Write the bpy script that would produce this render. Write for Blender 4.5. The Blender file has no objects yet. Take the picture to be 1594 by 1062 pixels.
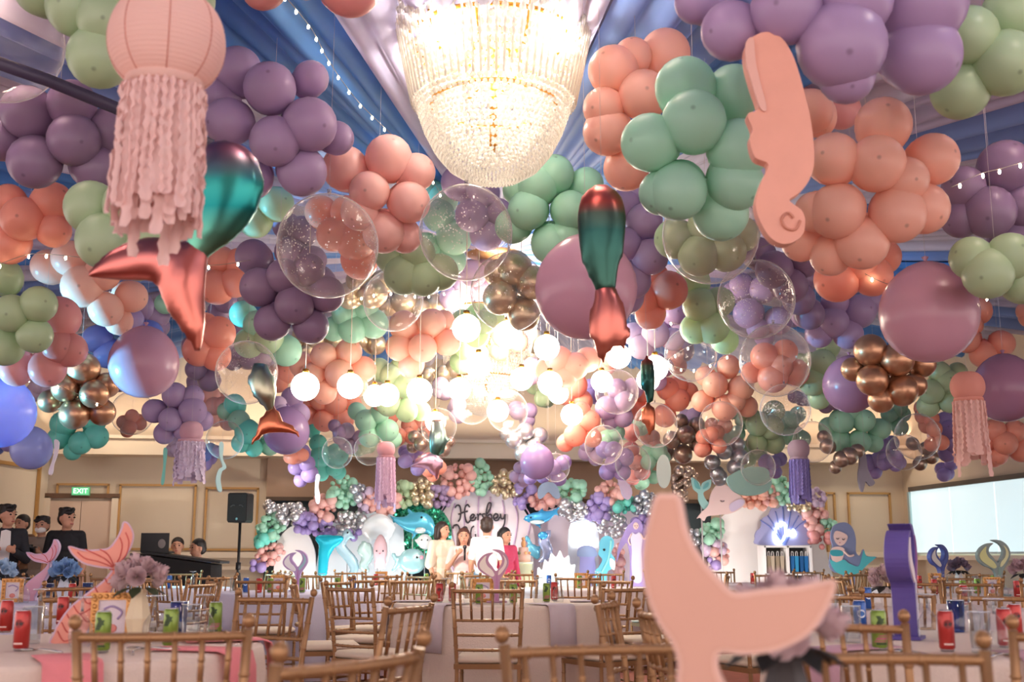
import bpy, bmesh, math, random
from mathutils import Vector, Matrix, Euler
R = math.radians
random.seed(7)
SC = bpy.context.scene
COL = SC.collection
# ------------------------------------------------------------------ camera
F = 1780.0                      # focal length in pixels of the 1594 x 1062 frame
YAW, PITCH, EYE = R(7.6), R(10.75), 1.06
cam_d = bpy.data.cameras.new('camera'); cam = bpy.data.objects.new('camera', cam_d); COL.objects.link(cam)
cam_d.sensor_fit = 'HORIZONTAL'; cam_d.sensor_width = 36.0; cam_d.lens = F/1594*36.0
cam.location = (0, 0, EYE); cam.rotation_euler = (math.pi/2+PITCH, 0, -YAW)
cam_d.clip_start = 0.05
cam_d.dof.use_dof = True; cam_d.dof.focus_distance = 9.0; cam_d.dof.aperture_fstop = 3.6
SC.camera = cam
# ------------------------------------------------------------------ view, world, room light
SC.view_settings.view_transform = 'Standard'; SC.view_settings.look = 'None'
SC.view_settings.gamma = 1; SC.view_settings.use_curve_mapping = False
SC.view_settings.exposure = 1.15
SC.cycles.max_bounces = 8; SC.cycles.transparent_max_bounces = 24
SC.cycles.caustics_reflective = False; SC.cycles.caustics_refractive = False
SC.cycles.sample_clamp_indirect = 6
wld = bpy.data.worlds.new('world'); SC.world = wld; wld.use_nodes = True
wld.node_tree.nodes['Background'].inputs[0].default_value = (0.96, 0.80, 0.76, 1)
wld.node_tree.nodes['Background'].inputs[1].default_value = 1.15

_f = Vector((math.sin(YAW)*math.cos(PITCH), math.cos(YAW)*math.cos(PITCH), math.sin(PITCH)))
_r = Vector((math.cos(YAW), -math.sin(YAW), 0)); _u = _r.cross(_f)
_fh = Vector((math.sin(YAW), math.cos(YAW), 0)); CAM = Vector((0, 0, EYE))
def ray(px, py): return _f + _r*((px-797)/F) + _u*((531-py)/F)
def P(px, py, t): return CAM + ray(px, py)*t
def PZ(px, py, z):
    d = ray(px, py); return CAM + d*((z-EYE)/d.z)
def PY(px, py, Y):
    d = ray(px, py); return CAM + d*(Y/d.y)
def TY(px, py, Y): return Y/ray(px, py).y
def W(x, d, z=0.0): return _r*x + _fh*d + Vector((0, 0, z))

def area(name, loc, size, power, col, to=None, sy=None):
    l = bpy.data.lights.new(name, 'AREA'); l.energy = power; l.color = col; l.size = size
    if sy: l.shape = 'RECTANGLE'; l.size_y = sy
    o = bpy.data.objects.new(name, l); o.location = loc; COL.objects.link(o)
    if to is not None: o.rotation_euler = (Vector(to)-Vector(loc)).to_track_quat('-Z', 'Y').to_euler()
    return o
def point(name, loc, power, col, r=0.1):
    l = bpy.data.lights.new(name, 'POINT'); l.energy = power; l.color = col; l.shadow_soft_size = r
    o = bpy.data.objects.new(name, l); o.location = loc; COL.objects.link(o); return o
def spot(name, loc, to, power, col, ang, r=0.08, blend=0.5):
    l = bpy.data.lights.new(name, 'SPOT'); l.energy = power; l.color = col; l.spot_size = R(ang); l.spot_blend = blend; l.shadow_soft_size = r
    o = bpy.data.objects.new(name, l); o.location = loc; COL.objects.link(o)
    o.rotation_euler = (Vector(to)-Vector(loc)).to_track_quat('-Z', 'Y').to_euler(); return o
WARM = (1.0, 0.76, 0.55); WHITE = (1.0, 0.93, 0.86); COOL = (0.75, 0.93, 1.0)
# added warm fill lights over the dining tables, above the frame
for x, d in ((-3.2, 3.6), (-0.2, 3.2), (2.6, 3.4), (-3.0, 5.7), (3.3, 5.7), (0.4, 5.2)):
    area('table_fill_light', W(x, d, 4.32), 0.5, 55, WARM)
# light bar in the cove above the back wall ledge
area('cove_light', (-0.2, 18.15, 3.12), 9.0, 14, (1.0, 0.82, 0.62), (-0.2, 18.6, 4.4), 0.15)
area('cove_light', (6.4, 18.15, 3.12), 6.0, 10, (1.0, 0.82, 0.62), (6.4, 18.6, 4.4), 0.15)
# stage: uplights standing on the floor in front of the boards, two added unseen side spots brightening the group, then cyan spots
for x_, p_, c_0 in ((455, 8, WHITE), (530, 3, COOL), (598, 5, COOL), (660, 2.5, COOL), (868, 6, COOL), (935, 3.5, COOL), (990, 2.5, WHITE), (1140, 13, WHITE), (1275, 2.5, WHITE)):
    q_ = PY(x_, 960, 15.9); area('stage_uplight', (q_.x, q_.y, 0.12), 0.3, p_, c_0, (q_.x, 17.4, 1.3))
spot('wash_spot', W(-4.6, 12.3, 1.9), W(-0.6, 15.6, 1.2), 520, WHITE, 34, 0.15, 0.8)
spot('wash_spot', W(4.7, 12.7, 1.5), W(0.2, 15.4, 1.2), 480, WHITE, 34, 0.15, 0.8)
spot('wash_spot', W(-7.0, 8.6, 1.3), W(-4.2, 9.2, 2.3), 1900, (0.12, 0.62, 1.0), 34, 0.15, 0.8)
spot('wash_spot', W(-5.4, 13.2, 2.1), W(-2.6, 13.0, 1.1), 600, (0.30, 0.8, 1.0), 60, 0.15, 0.8)
# added fill lights under the ceiling edge that brighten the back wall
for x_ in (-3.6, -1.6, 5.6, 8.2): area('wall_fill_light', (x_, 17.0, 3.5), 0.4, 8, (1.0, 0.82, 0.62), (x_, 18.5, 1.7))
# chandelier in the middle of the room, behind the balloons
point('chandelier_glow', W(-0.1, 12.6, 3.35), 130, (1.0, 0.86, 0.68), 0.35)

# ------------------------------------------------------------------ materials
def lin(c):
    return tuple((v/255/12.92 if v/255 <= 0.04045 else ((v/255+0.055)/1.055)**2.4) for v in c)
MATS = {}
def mat(name, rgb, rough=0.5, metal=0.0, emit=0.0, spec=0.5, noise=0.0, nscale=30.0, bump=0.0, coat=0.0, trans=0.0, ecol=None):
    if name in MATS: return MATS[name]
    m = bpy.data.materials.new(name); m.use_nodes = True; MATS[name] = m
    nt = m.node_tree; b = nt.nodes['Principled BSDF']
    c = lin(rgb)
    b.inputs['Base Color'].default_value = (*c, 1); b.inputs['Roughness'].default_value = rough
    b.inputs['Metallic'].default_value = metal; b.inputs['Specular IOR Level'].default_value = spec
    if coat: b.inputs['Coat Weight'].default_value = coat; b.inputs['Coat Roughness'].default_value = 0.08
    if emit:
        b.inputs['Emission Color'].default_value = (*(lin(ecol) if ecol else c), 1); b.inputs['Emission Strength'].default_value = emit
    if noise or bump:
        tc = nt.nodes.new('ShaderNodeTexCoord'); n = nt.nodes.new('ShaderNodeTexNoise')
        n.inputs['Scale'].default_value = nscale; n.inputs['Detail'].default_value = 4
        nt.links.new(tc.outputs['Object'], n.inputs['Vector'])
        if noise:
            mx = nt.nodes.new('ShaderNodeMix'); mx.data_type = 'RGBA'
            mx.inputs[6].default_value = (*[v*(1-noise) for v in c], 1); mx.inputs[7].default_value = (*[min(1, v*(1+noise*0.6)) for v in c], 1)
            nt.links.new(n.outputs['Fac'], mx.inputs[0]); nt.links.new(mx.outputs[2], b.inputs['Base Color'])
        if bump:
            bp = nt.nodes.new('ShaderNodeBump'); bp.inputs['Strength'].default_value = bump; bp.inputs['Distance'].default_value = 0.01
            nt.links.new(n.outputs['Fac'], bp.inputs['Height']); nt.links.new(bp.outputs[0], b.inputs['Normal'])
    if trans:
        t = nt.nodes.new('ShaderNodeBsdfTranslucent'); t.inputs[0].default_value = (*c, 1)
        s = nt.nodes.new('ShaderNodeMixShader'); s.inputs[0].default_value = trans
        nt.links.new(b.outputs[0], s.inputs[1]); nt.links.new(t.outputs[0], s.inputs[2])
        nt.links.new(s.outputs[0], nt.nodes['Material Output'].inputs[0])
    return m
def clear(name, tint=(255, 255, 255), film=0.10, edge=0.5, milk=0.35):
    """thin clear film: see-through face on, glossy at grazing angles"""
    if name in MATS: return MATS[name]
    m = bpy.data.materials.new(name); m.use_nodes = True; MATS[name] = m
    nt = m.node_tree; nt.nodes.clear(); out = nt.nodes.new('ShaderNodeOutputMaterial')
    tr = nt.nodes.new('ShaderNodeBsdfTransparent'); tr.inputs[0].default_value = (*lin(tint), 1)
    gl = nt.nodes.new('ShaderNodeBsdfGlossy'); gl.inputs['Roughness'].default_value = 0.06
    lw = nt.nodes.new('ShaderNodeLayerWeight'); lw.inputs[0].default_value = 0.5
    pw = nt.nodes.new('ShaderNodeMath'); pw.operation = 'POWER'; pw.inputs[1].default_value = 4.0
    ma = nt.nodes.new('ShaderNodeMath'); ma.operation = 'MULTIPLY_ADD'; ma.inputs[1].default_value = edge; ma.inputs[2].default_value = film
    mx = nt.nodes.new('ShaderNodeMixShader')
    nt.links.new(lw.outputs['Facing'], pw.inputs[0]); nt.links.new(pw.outputs[0], ma.inputs[0]); nt.links.new(ma.outputs[0], mx.inputs[0])
    df = nt.nodes.new('ShaderNodeBsdfDiffuse'); df.inputs[0].default_value = (0.9, 0.88, 0.87, 1); tl = nt.nodes.new('ShaderNodeBsdfTranslucent'); tl.inputs[0].default_value = (0.9, 0.88, 0.87, 1)  # white edge scatter stands in for the film's bright rim reflections
    m0 = nt.nodes.new('ShaderNodeMixShader'); m0.inputs[0].default_value = 0.5; m1 = nt.nodes.new('ShaderNodeMixShader'); m1.inputs[0].default_value = milk
    nt.links.new(df.outputs[0], m0.inputs[1]); nt.links.new(tl.outputs[0], m0.inputs[2])
    nt.links.new(gl.outputs[0], m1.inputs[1]); nt.links.new(m0.outputs[0], m1.inputs[2])
    nt.links.new(tr.outputs[0], mx.inputs[1]); nt.links.new(m1.outputs[0], mx.inputs[2]); nt.links.new(mx.outputs[0], out.inputs[0])
    return m
def latex(name, rgb):
    """balloon rubber: soft sheen, a little light through the skin, darker thick nub at the crown"""
    if name in MATS: return MATS[name]
    m = mat(name, rgb, 0.32, 0, 0, 0.4, trans=0.28)
    nt = m.node_tree; b = nt.nodes['Principled BSDF']; c = lin(rgb)
    tc = nt.nodes.new('ShaderNodeTexCoord'); d = nt.nodes.new('ShaderNodeVectorMath'); d.operation = 'DISTANCE'
    d.inputs[1].default_value = (0, 0, 1.0); nt.links.new(tc.outputs['Object'], d.inputs[0])
    mr = nt.nodes.new('ShaderNodeMapRange'); mr.inputs[1].default_value = 0.035; mr.inputs[2].default_value = 0.12
    mr.inputs[3].default_value = 0.35; mr.inputs[4].default_value = 1.15
    nt.links.new(d.outputs['Value'], mr.inputs[0])
    mx = nt.nodes.new('ShaderNodeMix'); mx.data_type = 'RGBA'
    mx.inputs[6].default_value = (*[v*0.35 for v in c], 1); mx.inputs[7].default_value = (*c, 1)
    nt.links.new(mr.outputs[0], mx.inputs[0]); nt.links.new(mx.outputs[2], b.inputs['Base Color'])
    return m

# ------------------------------------------------------------------ mesh helpers
class MB:
    def __init__(s): s.v = []; s.f = []; s.sm = []
    def add(s, vs, fs, smooth=True):
        o = len(s.v); s.v += [tuple(v) for v in vs]
        for f in fs: s.f.append(tuple(i+o for i in f)); s.sm.append(smooth)
        return s
    def box(s, c, d, rz=0.0):
        cx, cy, cz = c; x, y, z = d[0]/2, d[1]/2, d[2]/2; cs, sn = math.cos(rz), math.sin(rz)
        vs = [(cx+a*x*cs-b*y*sn, cy+a*x*sn+b*y*cs, cz+e*z) for e in (-1, 1) for a, b in ((-1, -1), (1, -1), (1, 1), (-1, 1))]
        return s.add(vs, [(3, 2, 1, 0), (4, 5, 6, 7), (0, 1, 5, 4), (1, 2, 6, 5), (2, 3, 7, 6), (3, 0, 4, 7)], False)
    def tube(s, pts, rad, n=8, caps=True):
        pts = [Vector(p) for p in pts]
        if not isinstance(rad, (list, tuple)): rad = [rad]*len(pts)
        vs = []; prev = None
        for i, p in enumerate(pts):
            t = (pts[min(i+1, len(pts)-1)]-pts[max(i-1, 0)])
            t = t.normalized() if t.length > 1e-9 else Vector((0, 0, 1))
            if prev is None:
                a = t.orthogonal().normalized()
            else:
                a = prev - t*prev.dot(t)
                a = a.normalized() if a.length > 1e-6 else t.orthogonal().normalized()
            prev = a; b = t.cross(a)
            r = rad[i]
            for k in range(n):
                q = 2*math.pi*k/n; vs.append(p + a*(math.cos(q)*r) + b*(math.sin(q)*r))
        fs = []
        for i in range(len(pts)-1):
            for k in range(n):
                a0 = i*n+k; a1 = i*n+(k+1) % n; fs.append((a0, a1, a1+n, a0+n))
        s.add(vs, fs)
        if caps: 
            m = len(vs); o = len(s.v)-m
            s.f.append(tuple(o+k for k in reversed(range(n)))); s.sm.append(False)
            s.f.append(tuple(o+m-n+k for k in range(n))); s.sm.append(False)
        return s
    def lathe(s, prof, n=20, c=(0, 0, 0), smooth=True, wob=None):
        vs = []; 
        for r, z in prof:
            for k in range(n):
                q = 2*math.pi*k/n; rr = r*(wob(q, z) if wob else 1)
                vs.append((c[0]+rr*math.cos(q), c[1]+rr*math.sin(q), c[2]+z))
        fs = [(i*n+k, i*n+(k+1) % n, (i+1)*n+(k+1) % n, (i+1)*n+k) for i in range(len(prof)-1) for k in range(n)]
        return s.add(vs, fs, smooth)
    def ball(s, c, r, nu=14, nv=8, rot=None):
        rx, ry, rz = r if isinstance(r, (tuple, list)) else (r, r, r)
        vs = [Vector((0, 0, -rz))]
        for i in range(1, nv):
            a = -math.pi/2+math.pi*i/nv
            for k in range(nu):
                q = 2*math.pi*k/nu; vs.append(Vector((rx*math.cos(a)*math.cos(q), ry*math.cos(a)*math.sin(q), rz*math.sin(a))))
        vs.append(Vector((0, 0, rz)))
        if rot is not None: vs = [rot @ v for v in vs]
        c = Vector(c); vs = [v+c for v in vs]
        fs = [(0, 1+(k+1) % nu, 1+k) for k in range(nu)]
        for i in range(nv-2):
            for k in range(nu):
                a0 = 1+i*nu+k; a1 = 1+i*nu+(k+1) % nu; fs.append((a0, a1, a1+nu, a0+nu))
        L = len(vs)-1; o = 1+(nv-2)*nu
        fs += [(o+k, o+(k+1) % nu, L) for k in range(nu)]
        return s.add(vs, fs)
    def capsule(s, a, b, ra, rb):
        a, b = Vector(a), Vector(b); s.ball(a, ra, 10, 6); s.ball(b, rb, 10, 6); return s.tube([a, b], [ra, rb], 10)
    def prism(s, out, y0, y1):
        """outline in local X,Z; thickness along Y"""
        n = len(out)
        ar = sum(out[i][0]*out[(i+1) % n][1]-out[(i+1) % n][0]*out[i][1] for i in range(n))
        if ar < 0: out = out[::-1]
        vs = [(x, y0, z) for x, z in out]+[(x, y1, z) for x, z in out]
        fs = [tuple(range(n)), tuple(range(2*n-1, n-1, -1))]+[(i+n, (i+1) % n+n, (i+1) % n, i) for i in range(n)]
        return s.add(vs, fs, False)
    def mesh(s, name, m=None):
        me = bpy.data.meshes.new(name); me.from_pydata(s.v, [], s.f)
        me.polygons.foreach_set('use_smooth', s.sm)
        if m: me.materials.append(m)
        me.update(); return me
    def build(s, name, m, parent=None, loc=None):
        return obj(name, s.mesh(name, m), parent, loc)
def obj(name, me, parent=None, loc=None):
    o = bpy.data.objects.new(name, me); COL.objects.link(o)
    if parent is not None: o.parent = parent
    if loc is not None: o.location = loc
    return o
def tag(o, label, cat, group=None):
    o['label'] = label; o['category'] = cat
    if group: o['group'] = group
    return o
def thing(name, label, cat, loc=(0, 0, 0), rz=0.0, group=None):
    o = bpy.data.objects.new(name, None); COL.objects.link(o); o.empty_display_size = 0.1
    o.location = loc; o.rotation_euler = (0, 0, rz); return tag(o, label, cat, group)
def struct(o): o['kind'] = 'structure'; return o
def dup(root, label=None, group=None):
    r = root.copy(); COL.objects.link(r)
    if label: r['label'] = label
    if group: r['group'] = group
    for ch in root.children:
        c = ch.copy(); COL.objects.link(c); c.parent = r
        for g in ch.children:
            d = g.copy(); COL.objects.link(d); d.parent = c
    return r
def cr(pts, n=5, closed=True):
    """Catmull-Rom through 2D or 3D points"""
    P_ = [Vector(p) for p in pts]; N = len(P_); res = []
    rng = range(N) if closed else range(N-1)
    for i in rng:
        if closed: a, b, c, d = P_[i-1], P_[i], P_[(i+1) % N], P_[(i+2) % N]
        else: a, b, c, d = P_[max(i-1, 0)], P_[i], P_[i+1], P_[min(i+2, N-1)]
        for k in range(n):
            t = k/n
            res.append(0.5*((2*b)+(c-a)*t+(2*a-5*b+4*c-d)*t*t+(3*b-a-3*c+d)*t**3))
    if not closed: res.append(P_[-1])
    return [tuple(p) for p in res]
def remesh(mb, name, m, vox, smooth=4):
    me = mb.mesh('tmp'); o = bpy.data.objects.new('tmp', me); COL.objects.link(o)
    md = o.modifiers.new('r', 'REMESH'); md.mode = 'VOXEL'; md.voxel_size = vox; md.use_smooth_shade = True
    if smooth:
        sm = o.modifiers.new('s', 'SMOOTH'); sm.iterations = smooth; sm.factor = 0.5
    dg = bpy.context.evaluated_depsgraph_get()
    res = bpy.data.meshes.new_from_object(o.evaluated_get(dg))
    bpy.data.objects.remove(o); bpy.data.meshes.remove(me)
    res.name = name; res.materials.clear()
    if m: res.materials.append(m)
    res.polygons.foreach_set('use_smooth', [True]*len(res.polygons))
    return res
# ================================================================== ROOM
def PX(px, py, X):
    d = ray(px, py); return CAM + d*(X/d.x)
BY = 18.5
XL = PY(72, 800, BY).x; XR = PY(1408, 800, BY).x
m_wall = mat('wall_paint', (214, 196, 172), 0.75, noise=0.05, nscale=1.5)
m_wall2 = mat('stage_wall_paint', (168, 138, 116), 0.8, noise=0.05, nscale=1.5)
m_gold = mat('trim_gold', (190, 146, 88), 0.4, 0.3)
m_cream = mat('cream_plaster', (232, 214, 190), 0.7)
m_floor = mat('floor_carpet', (150, 84, 66), 0.9, noise=0.35, nscale=9, bump=0.2)
def sbox(name, c, d, m, rz=0.0, parent=None):
    b = MB(); b.box((0, 0, 0), d); o = b.build(name, m, parent); o.location = c; o.rotation_euler = (0, 0, rz)
    return struct(o) if parent is None else o
sbox('floor', (2, 8.5, -0.05), (30, 22, 0.1), m_floor)
sbox('ceiling', (2, 9.0, 5.2), (34, 24, 0.1), mat('ceiling_paint', (120, 112, 135), 0.9))
wb = sbox('wall_back', ((XL+XR)/2, BY+0.1, 2.58), (XR-XL+0.4, 0.2, 5.14), m_wall)
wr = sbox('wall_right', (XR+0.1, 13.0, 2.58), (0.2, 11.2, 5.14), m_wall)
aw = R(14); wl_c = Vector((XL, BY, 0))-Vector((math.sin(aw), math.cos(aw), 0))*3.0
wl = sbox('wall_left', (wl_c.x-0.1, wl_c.y, 2.58), (0.2, 6.0, 5.14), m_wall, -aw)
# ledge / cove running along the back wall, bulkhead over the window
zc0, zc1 = PY(900, 716, BY-0.45).z, PY(900, 692, BY-0.45).z
sbox('trim_1', ((XL+XR)/2, BY-0.25, (zc0+zc1)/2), (XR-XL, 0.5, zc1-zc0), m_cream)
sbox('trim_2', ((XL+XR)/2, BY-0.52, zc1+0.02), (XR-XL, 0.06, 0.05), m_cream)
# gold picture-frame mouldings on the walls (px boxes on the back wall)
ntr = [2]
def frame_on_back(x0, y0, x1, y1, t=0.032):
    a, b = PY(x0, y0, BY-0.02), PY(x1, y1, BY-0.02); ntr[0] += 1
    root = thing('trim_%d' % ntr[0], '', '', ((a.x+b.x)/2, BY-0.02, b.z)); del root['label']; del root['category']; struct(root)
    w, h = b.x-a.x, a.z-b.z
    for c, d in (((0, 0, h), (w+t, 0.04, t)), ((0, 0, 0), (w+t, 0.04, t)), ((-w/2, 0, h/2), (t, 0.04, h)), ((w/2, 0, h/2), (t, 0.04, h))):
        k = MB(); k.box((0, 0, 0), d); k.build('moulding', m_gold, root, c)
for q in ((90, 754, 168, 771), (188, 755, 300, 855), (322, 760, 398, 856), (1285, 768, 1303, 862), (1320, 768, 1390, 862)): frame_on_back(*q)
pa = PY(57, 748, 17.9)
ntr[0] += 1
root = bpy.data.objects.new('trim_%d' % ntr[0], None); COL.objects.link(root); struct(root)
root.location = (XL, BY, 0); root.rotation_euler = (0, 0, -aw)
for c, d in (((0.03, -0.35, 1.25), (0.04, 0.05, 2.3)), ((0.03, -2.3, 1.25), (0.04, 0.05, 2.3)), ((0.03, -1.32, 2.4), (0.04, 2.0, 0.05)), ((0.03, -1.32, 0.1), (0.04, 2.0, 0.05))):
    k = MB(); k.box((0, 0, 0), d); k.build('moulding', m_gold, root, c)
# dado rail and skirting, with the panelled lower wall
for x0, x1 in ((182, 412), (1280, 1408)):
    a, b = PY(x0, 862, BY), PY(x1, 862, BY); ntr[0] += 1
    sbox('trim_%d' % ntr[0], ((a.x+b.x)/2, BY-0.03, a.z-0.02), (b.x-a.x, 0.08, 0.09), m_cream)
    ntr[0] += 1
    sbox('trim_%d' % ntr[0], ((a.x+b.x)/2, BY-0.02, a.z-0.22), (b.x-a.x, 0.05, 0.05), m_cream)
sbox('baseboard_back', ((XL+XR)/2, BY-0.02, 0.08), (XR-XL, 0.06, 0.16), m_cream)
# double door under the exit sign
a, b = PY(76, 774, BY), PY(181, 774, BY); dh = a.z
door = bpy.data.objects.new('door_1', None); COL.objects.link(door); struct(door); door.location = ((a.x+b.x)/2, BY-0.03, 0)
m_door = mat('door_paint', (214, 186, 164), 0.6); w = b.x-a.x
for s in (-1, 1):
    k = MB(); k.box((s*w*0.235, 0, dh*0.49), (w*0.46, 0.06, dh*0.96)); lf = k.build('door_leaf', m_door, door)
    k = MB(); k.box((s*0.10, -0.06, 1.02), (0.03, 0.05, 0.22)); k.build('handle', mat('steel', (190, 190, 190), 0.3, 1.0), lf)
k = MB(); k.box((0, 0.0, dh+0.02), (w+0.12, 0.12, 0.07)); k.build('lintel', mat('lintel_brown', (110, 82, 62), 0.7), door)  # lintel in one even brown
for s in (-1, 1):
    k = MB(); k.box((s*w/2, 0, dh/2), (0.09, 0.12, dh)); k.build('jamb', m_cream, door)
# exit sign
e = P(126, 765, TY(126, 765, BY-0.12))
ex = thing('exit_sign', 'green lit exit sign above the double door', 'sign', e)
k = MB(); k.box((0, 0, 0), (0.27, 0.05, 0.13)); k.build('case', mat('exit_case', (120, 190, 140), 0.5), ex)
k = MB(); k.box((0, -0.028, 0), (0.25, 0.008, 0.11)); k.build('lit_face', mat('exit_face', (96, 200, 140), 0.4, emit=0.3), ex)
fc = bpy.data.curves.new('lettering', 'FONT'); fc.body = 'EXIT'; fc.size = 0.105; fc.align_x = 'CENTER'; fc.align_y = 'CENTER'; fc.extrude = 0.002
fc.materials.append(mat('exit_letters', (235, 255, 240), 0.4, emit=0.7))
tmp = obj('tmp', fc); dg_ = bpy.context.evaluated_depsgraph_get(); lme = bpy.data.meshes.new_from_object(tmp.evaluated_get(dg_)); bpy.data.objects.remove(tmp)
lt = obj('lettering', lme, ex, (0, -0.034, 0)); lt.rotation_euler = (math.pi/2, 0, 0)
k = MB(); k.box((0.06, 0.0, 0.09), (0.015, 0.015, 0.06)); k.build('bracket', m_gold, ex)
# stage recess: darker header and opening behind the backdrops
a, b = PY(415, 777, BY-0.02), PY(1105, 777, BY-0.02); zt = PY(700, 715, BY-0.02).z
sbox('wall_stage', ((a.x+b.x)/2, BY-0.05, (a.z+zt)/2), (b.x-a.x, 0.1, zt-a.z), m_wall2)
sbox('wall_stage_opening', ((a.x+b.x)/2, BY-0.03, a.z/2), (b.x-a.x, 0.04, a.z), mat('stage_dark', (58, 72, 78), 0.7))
ntr[0] += 1
sbox('trim_%d' % ntr[0], ((a.x+b.x)/2, BY-0.1, a.z), (b.x-a.x, 0.1, 0.06), mat('opening_frame', (92, 74, 60), 0.5, 0.3))
# window with roller blinds on the right wall
p0, p1 = PX(1419, 766, XR-0.05), PX(1419, 861, XR-0.05)
wz1, wz0 = p0.z, p1.z
win = bpy.data.objects.new('window_1', None); COL.objects.link(win); struct(win); win.location = (XR-0.06, 0, 0)
m_blind = mat('blind_daylit', (190, 206, 206), 0.8, emit=0.40, ecol=(214, 236, 240))  # daylight through the blinds put in as emission
yy = p0.y
for i in range(6):
    wdt = 1.28
    k = MB(); k.box((0, yy-wdt/2, (wz0+wz1)/2), (0.03, wdt-0.03, wz1-wz0)); k.build('roller_blind', m_blind, win)
    k = MB(); k.box((-0.01, yy-wdt/2, wz0-0.01), (0.05, wdt-0.03, 0.03)); k.build('bottom_bar', mat('blind_bar', (196, 206, 204), 0.5), win)
    yy -= wdt
k = MB(); k.box((0.02, (p0.y+yy)/2, wz1+0.04), (0.14, p0.y-yy, 0.07)); k.build('blind_rail', mat('rail_dark', (92, 84, 76), 0.5), win)
k = MB(); k.box((0.0, (p0.y+yy)/2, wz0-0.08), (0.2, p0.y-yy, 0.07)); k.build('sill', m_cream, win)
k = MB(); k.box((0.02, p0.y+0.04, (wz0+wz1)/2), (0.12, 0.06, wz1-wz0)); k.build('window_frame', mat('win_frame', (170, 190, 190), 0.5), win)
k = MB(); k.box((0.055, (p0.y+yy)/2, (wz0+wz1)/2), (0.01, p0.y-yy, wz1-wz0)); k.build('pane', mat('lit_pane', (226, 240, 244), 0.3, emit=0.8), win)

# ================================================================== CEILING DRAPES
HUB = P(770, 395, 12.7)
m_dr = [mat('drape_lavender', (190, 184, 214), 0.6, trans=0.15), mat('drape_periwinkle', (130, 160, 222), 0.6, trans=0.15),
        mat('drape_pale', (206, 204, 226), 0.55, trans=0.15), mat('drape_blue', (84, 142, 214), 0.6, trans=0.15)]
tent = bpy.data.objects.new('ceiling_drapes', None); COL.objects.link(tent); struct(tent); tent.location = HUB
NP = 44
for i in range(NP):
    a0 = 2*math.pi*i/NP; a1 = 2*math.pi*(i+1)/NP
    b = MB(); nf = 4 if i % 2 else 5; seg = nf*5; rad = [0.12, 0.4, 0.9, 1.8, 3, 4.5, 6.5, 9, 12, 16]
    ph = random.random()
    vs = []
    for r in rad:
        for s in range(seg+1):
            q = s/seg; a = a0+(a1-a0)*q
            fold = abs(math.sin(math.pi*q*nf)) ** 0.7
            z = 0.10*(r/16) - 0.12*math.sin(math.pi*min(1, r/16)) - 0.016*r*fold + 0.01*r*math.sin(6.28*(q*1.7+ph))
            vs.append((r*math.cos(a), r*math.sin(a), z))
    n = seg+1
    fs = [(j*n+s, j*n+s+1, (j+1)*n+s+1, (j+1)*n+s) for j in range(len(rad)-1) for s in range(seg)]
    b.add(vs, fs)
    b.build('drape_panel', m_dr[(0, 1, 2, 3, 0, 2, 1, 3, 2)[i % 9]], tent)
k = MB(); k.ball((0, 0, 0.02), (0.34, 0.34, 0.1)); k.build('gathering_ring', m_gold, tent)
# dark ceiling batten at the upper left
pts = [P(-60, 78, 5.6), P(75, 125, 5.75), P(190, 172, 5.95), P(330, 226, 6.2)]
k = MB(); k.tube(pts, 0.035, 8)
ntr[0] += 1; struct(k.build('trim_%d' % ntr[0], mat('batten', (66, 58, 84), 0.5)))

# ================================================================== CHANDELIER
m_crys = clear('crystal_film', (255, 244, 226), 0.35, 0.5)
def crystal_mat():
    m = bpy.data.materials.new('crystal_bead'); m.use_nodes = True; nt = m.node_tree; nt.nodes.clear()
    out = nt.nodes.new('ShaderNodeOutputMaterial'); t = nt.nodes.new('ShaderNodeBsdfTranslucent'); t.inputs[0].default_value = (0.95, 0.88, 0.78, 1)
    g = nt.nodes.new('ShaderNodeBsdfGlossy'); g.inputs['Roughness'].default_value = 0.12; g.inputs[0].default_value = (1, 0.96, 0.9, 1)
    d = nt.nodes.new('ShaderNodeBsdfDiffuse'); d.inputs[0].default_value = (0.9, 0.84, 0.76, 1)
    lw = nt.nodes.new('ShaderNodeLayerWeight'); lw.inputs[0].default_value = 0.35
    m1 = nt.nodes.new('ShaderNodeMixShader'); m1.inputs[0].default_value = 0.35
    m2 = nt.nodes.new('ShaderNodeMixShader')
    nt.links.new(t.outputs[0], m1.inputs[1]); nt.links.new(d.outputs[0], m1.inputs[2])
    nt.links.new(lw.outputs['Fresnel'], m2.inputs[0]); nt.links.new(m1.outputs[0], m2.inputs[1]); nt.links.new(g.outputs[0], m2.inputs[2])
    tp = nt.nodes.new('ShaderNodeBsdfTransparent'); m3 = nt.nodes.new('ShaderNodeMixShader'); m3.inputs[0].default_value = 0.22
    nt.links.new(m2.outputs[0], m3.inputs[1]); nt.links.new(tp.outputs[0], m3.inputs[2]); nt.links.new(m3.outputs[0], out.inputs[0]); return m
M_BEAD = crystal_mat()
m_brass = mat('brass', (214, 158, 70), 0.25, 1.0)
m_bulb = mat('bulb_lit', (255, 226, 180), 0.3, emit=14.0)
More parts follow.
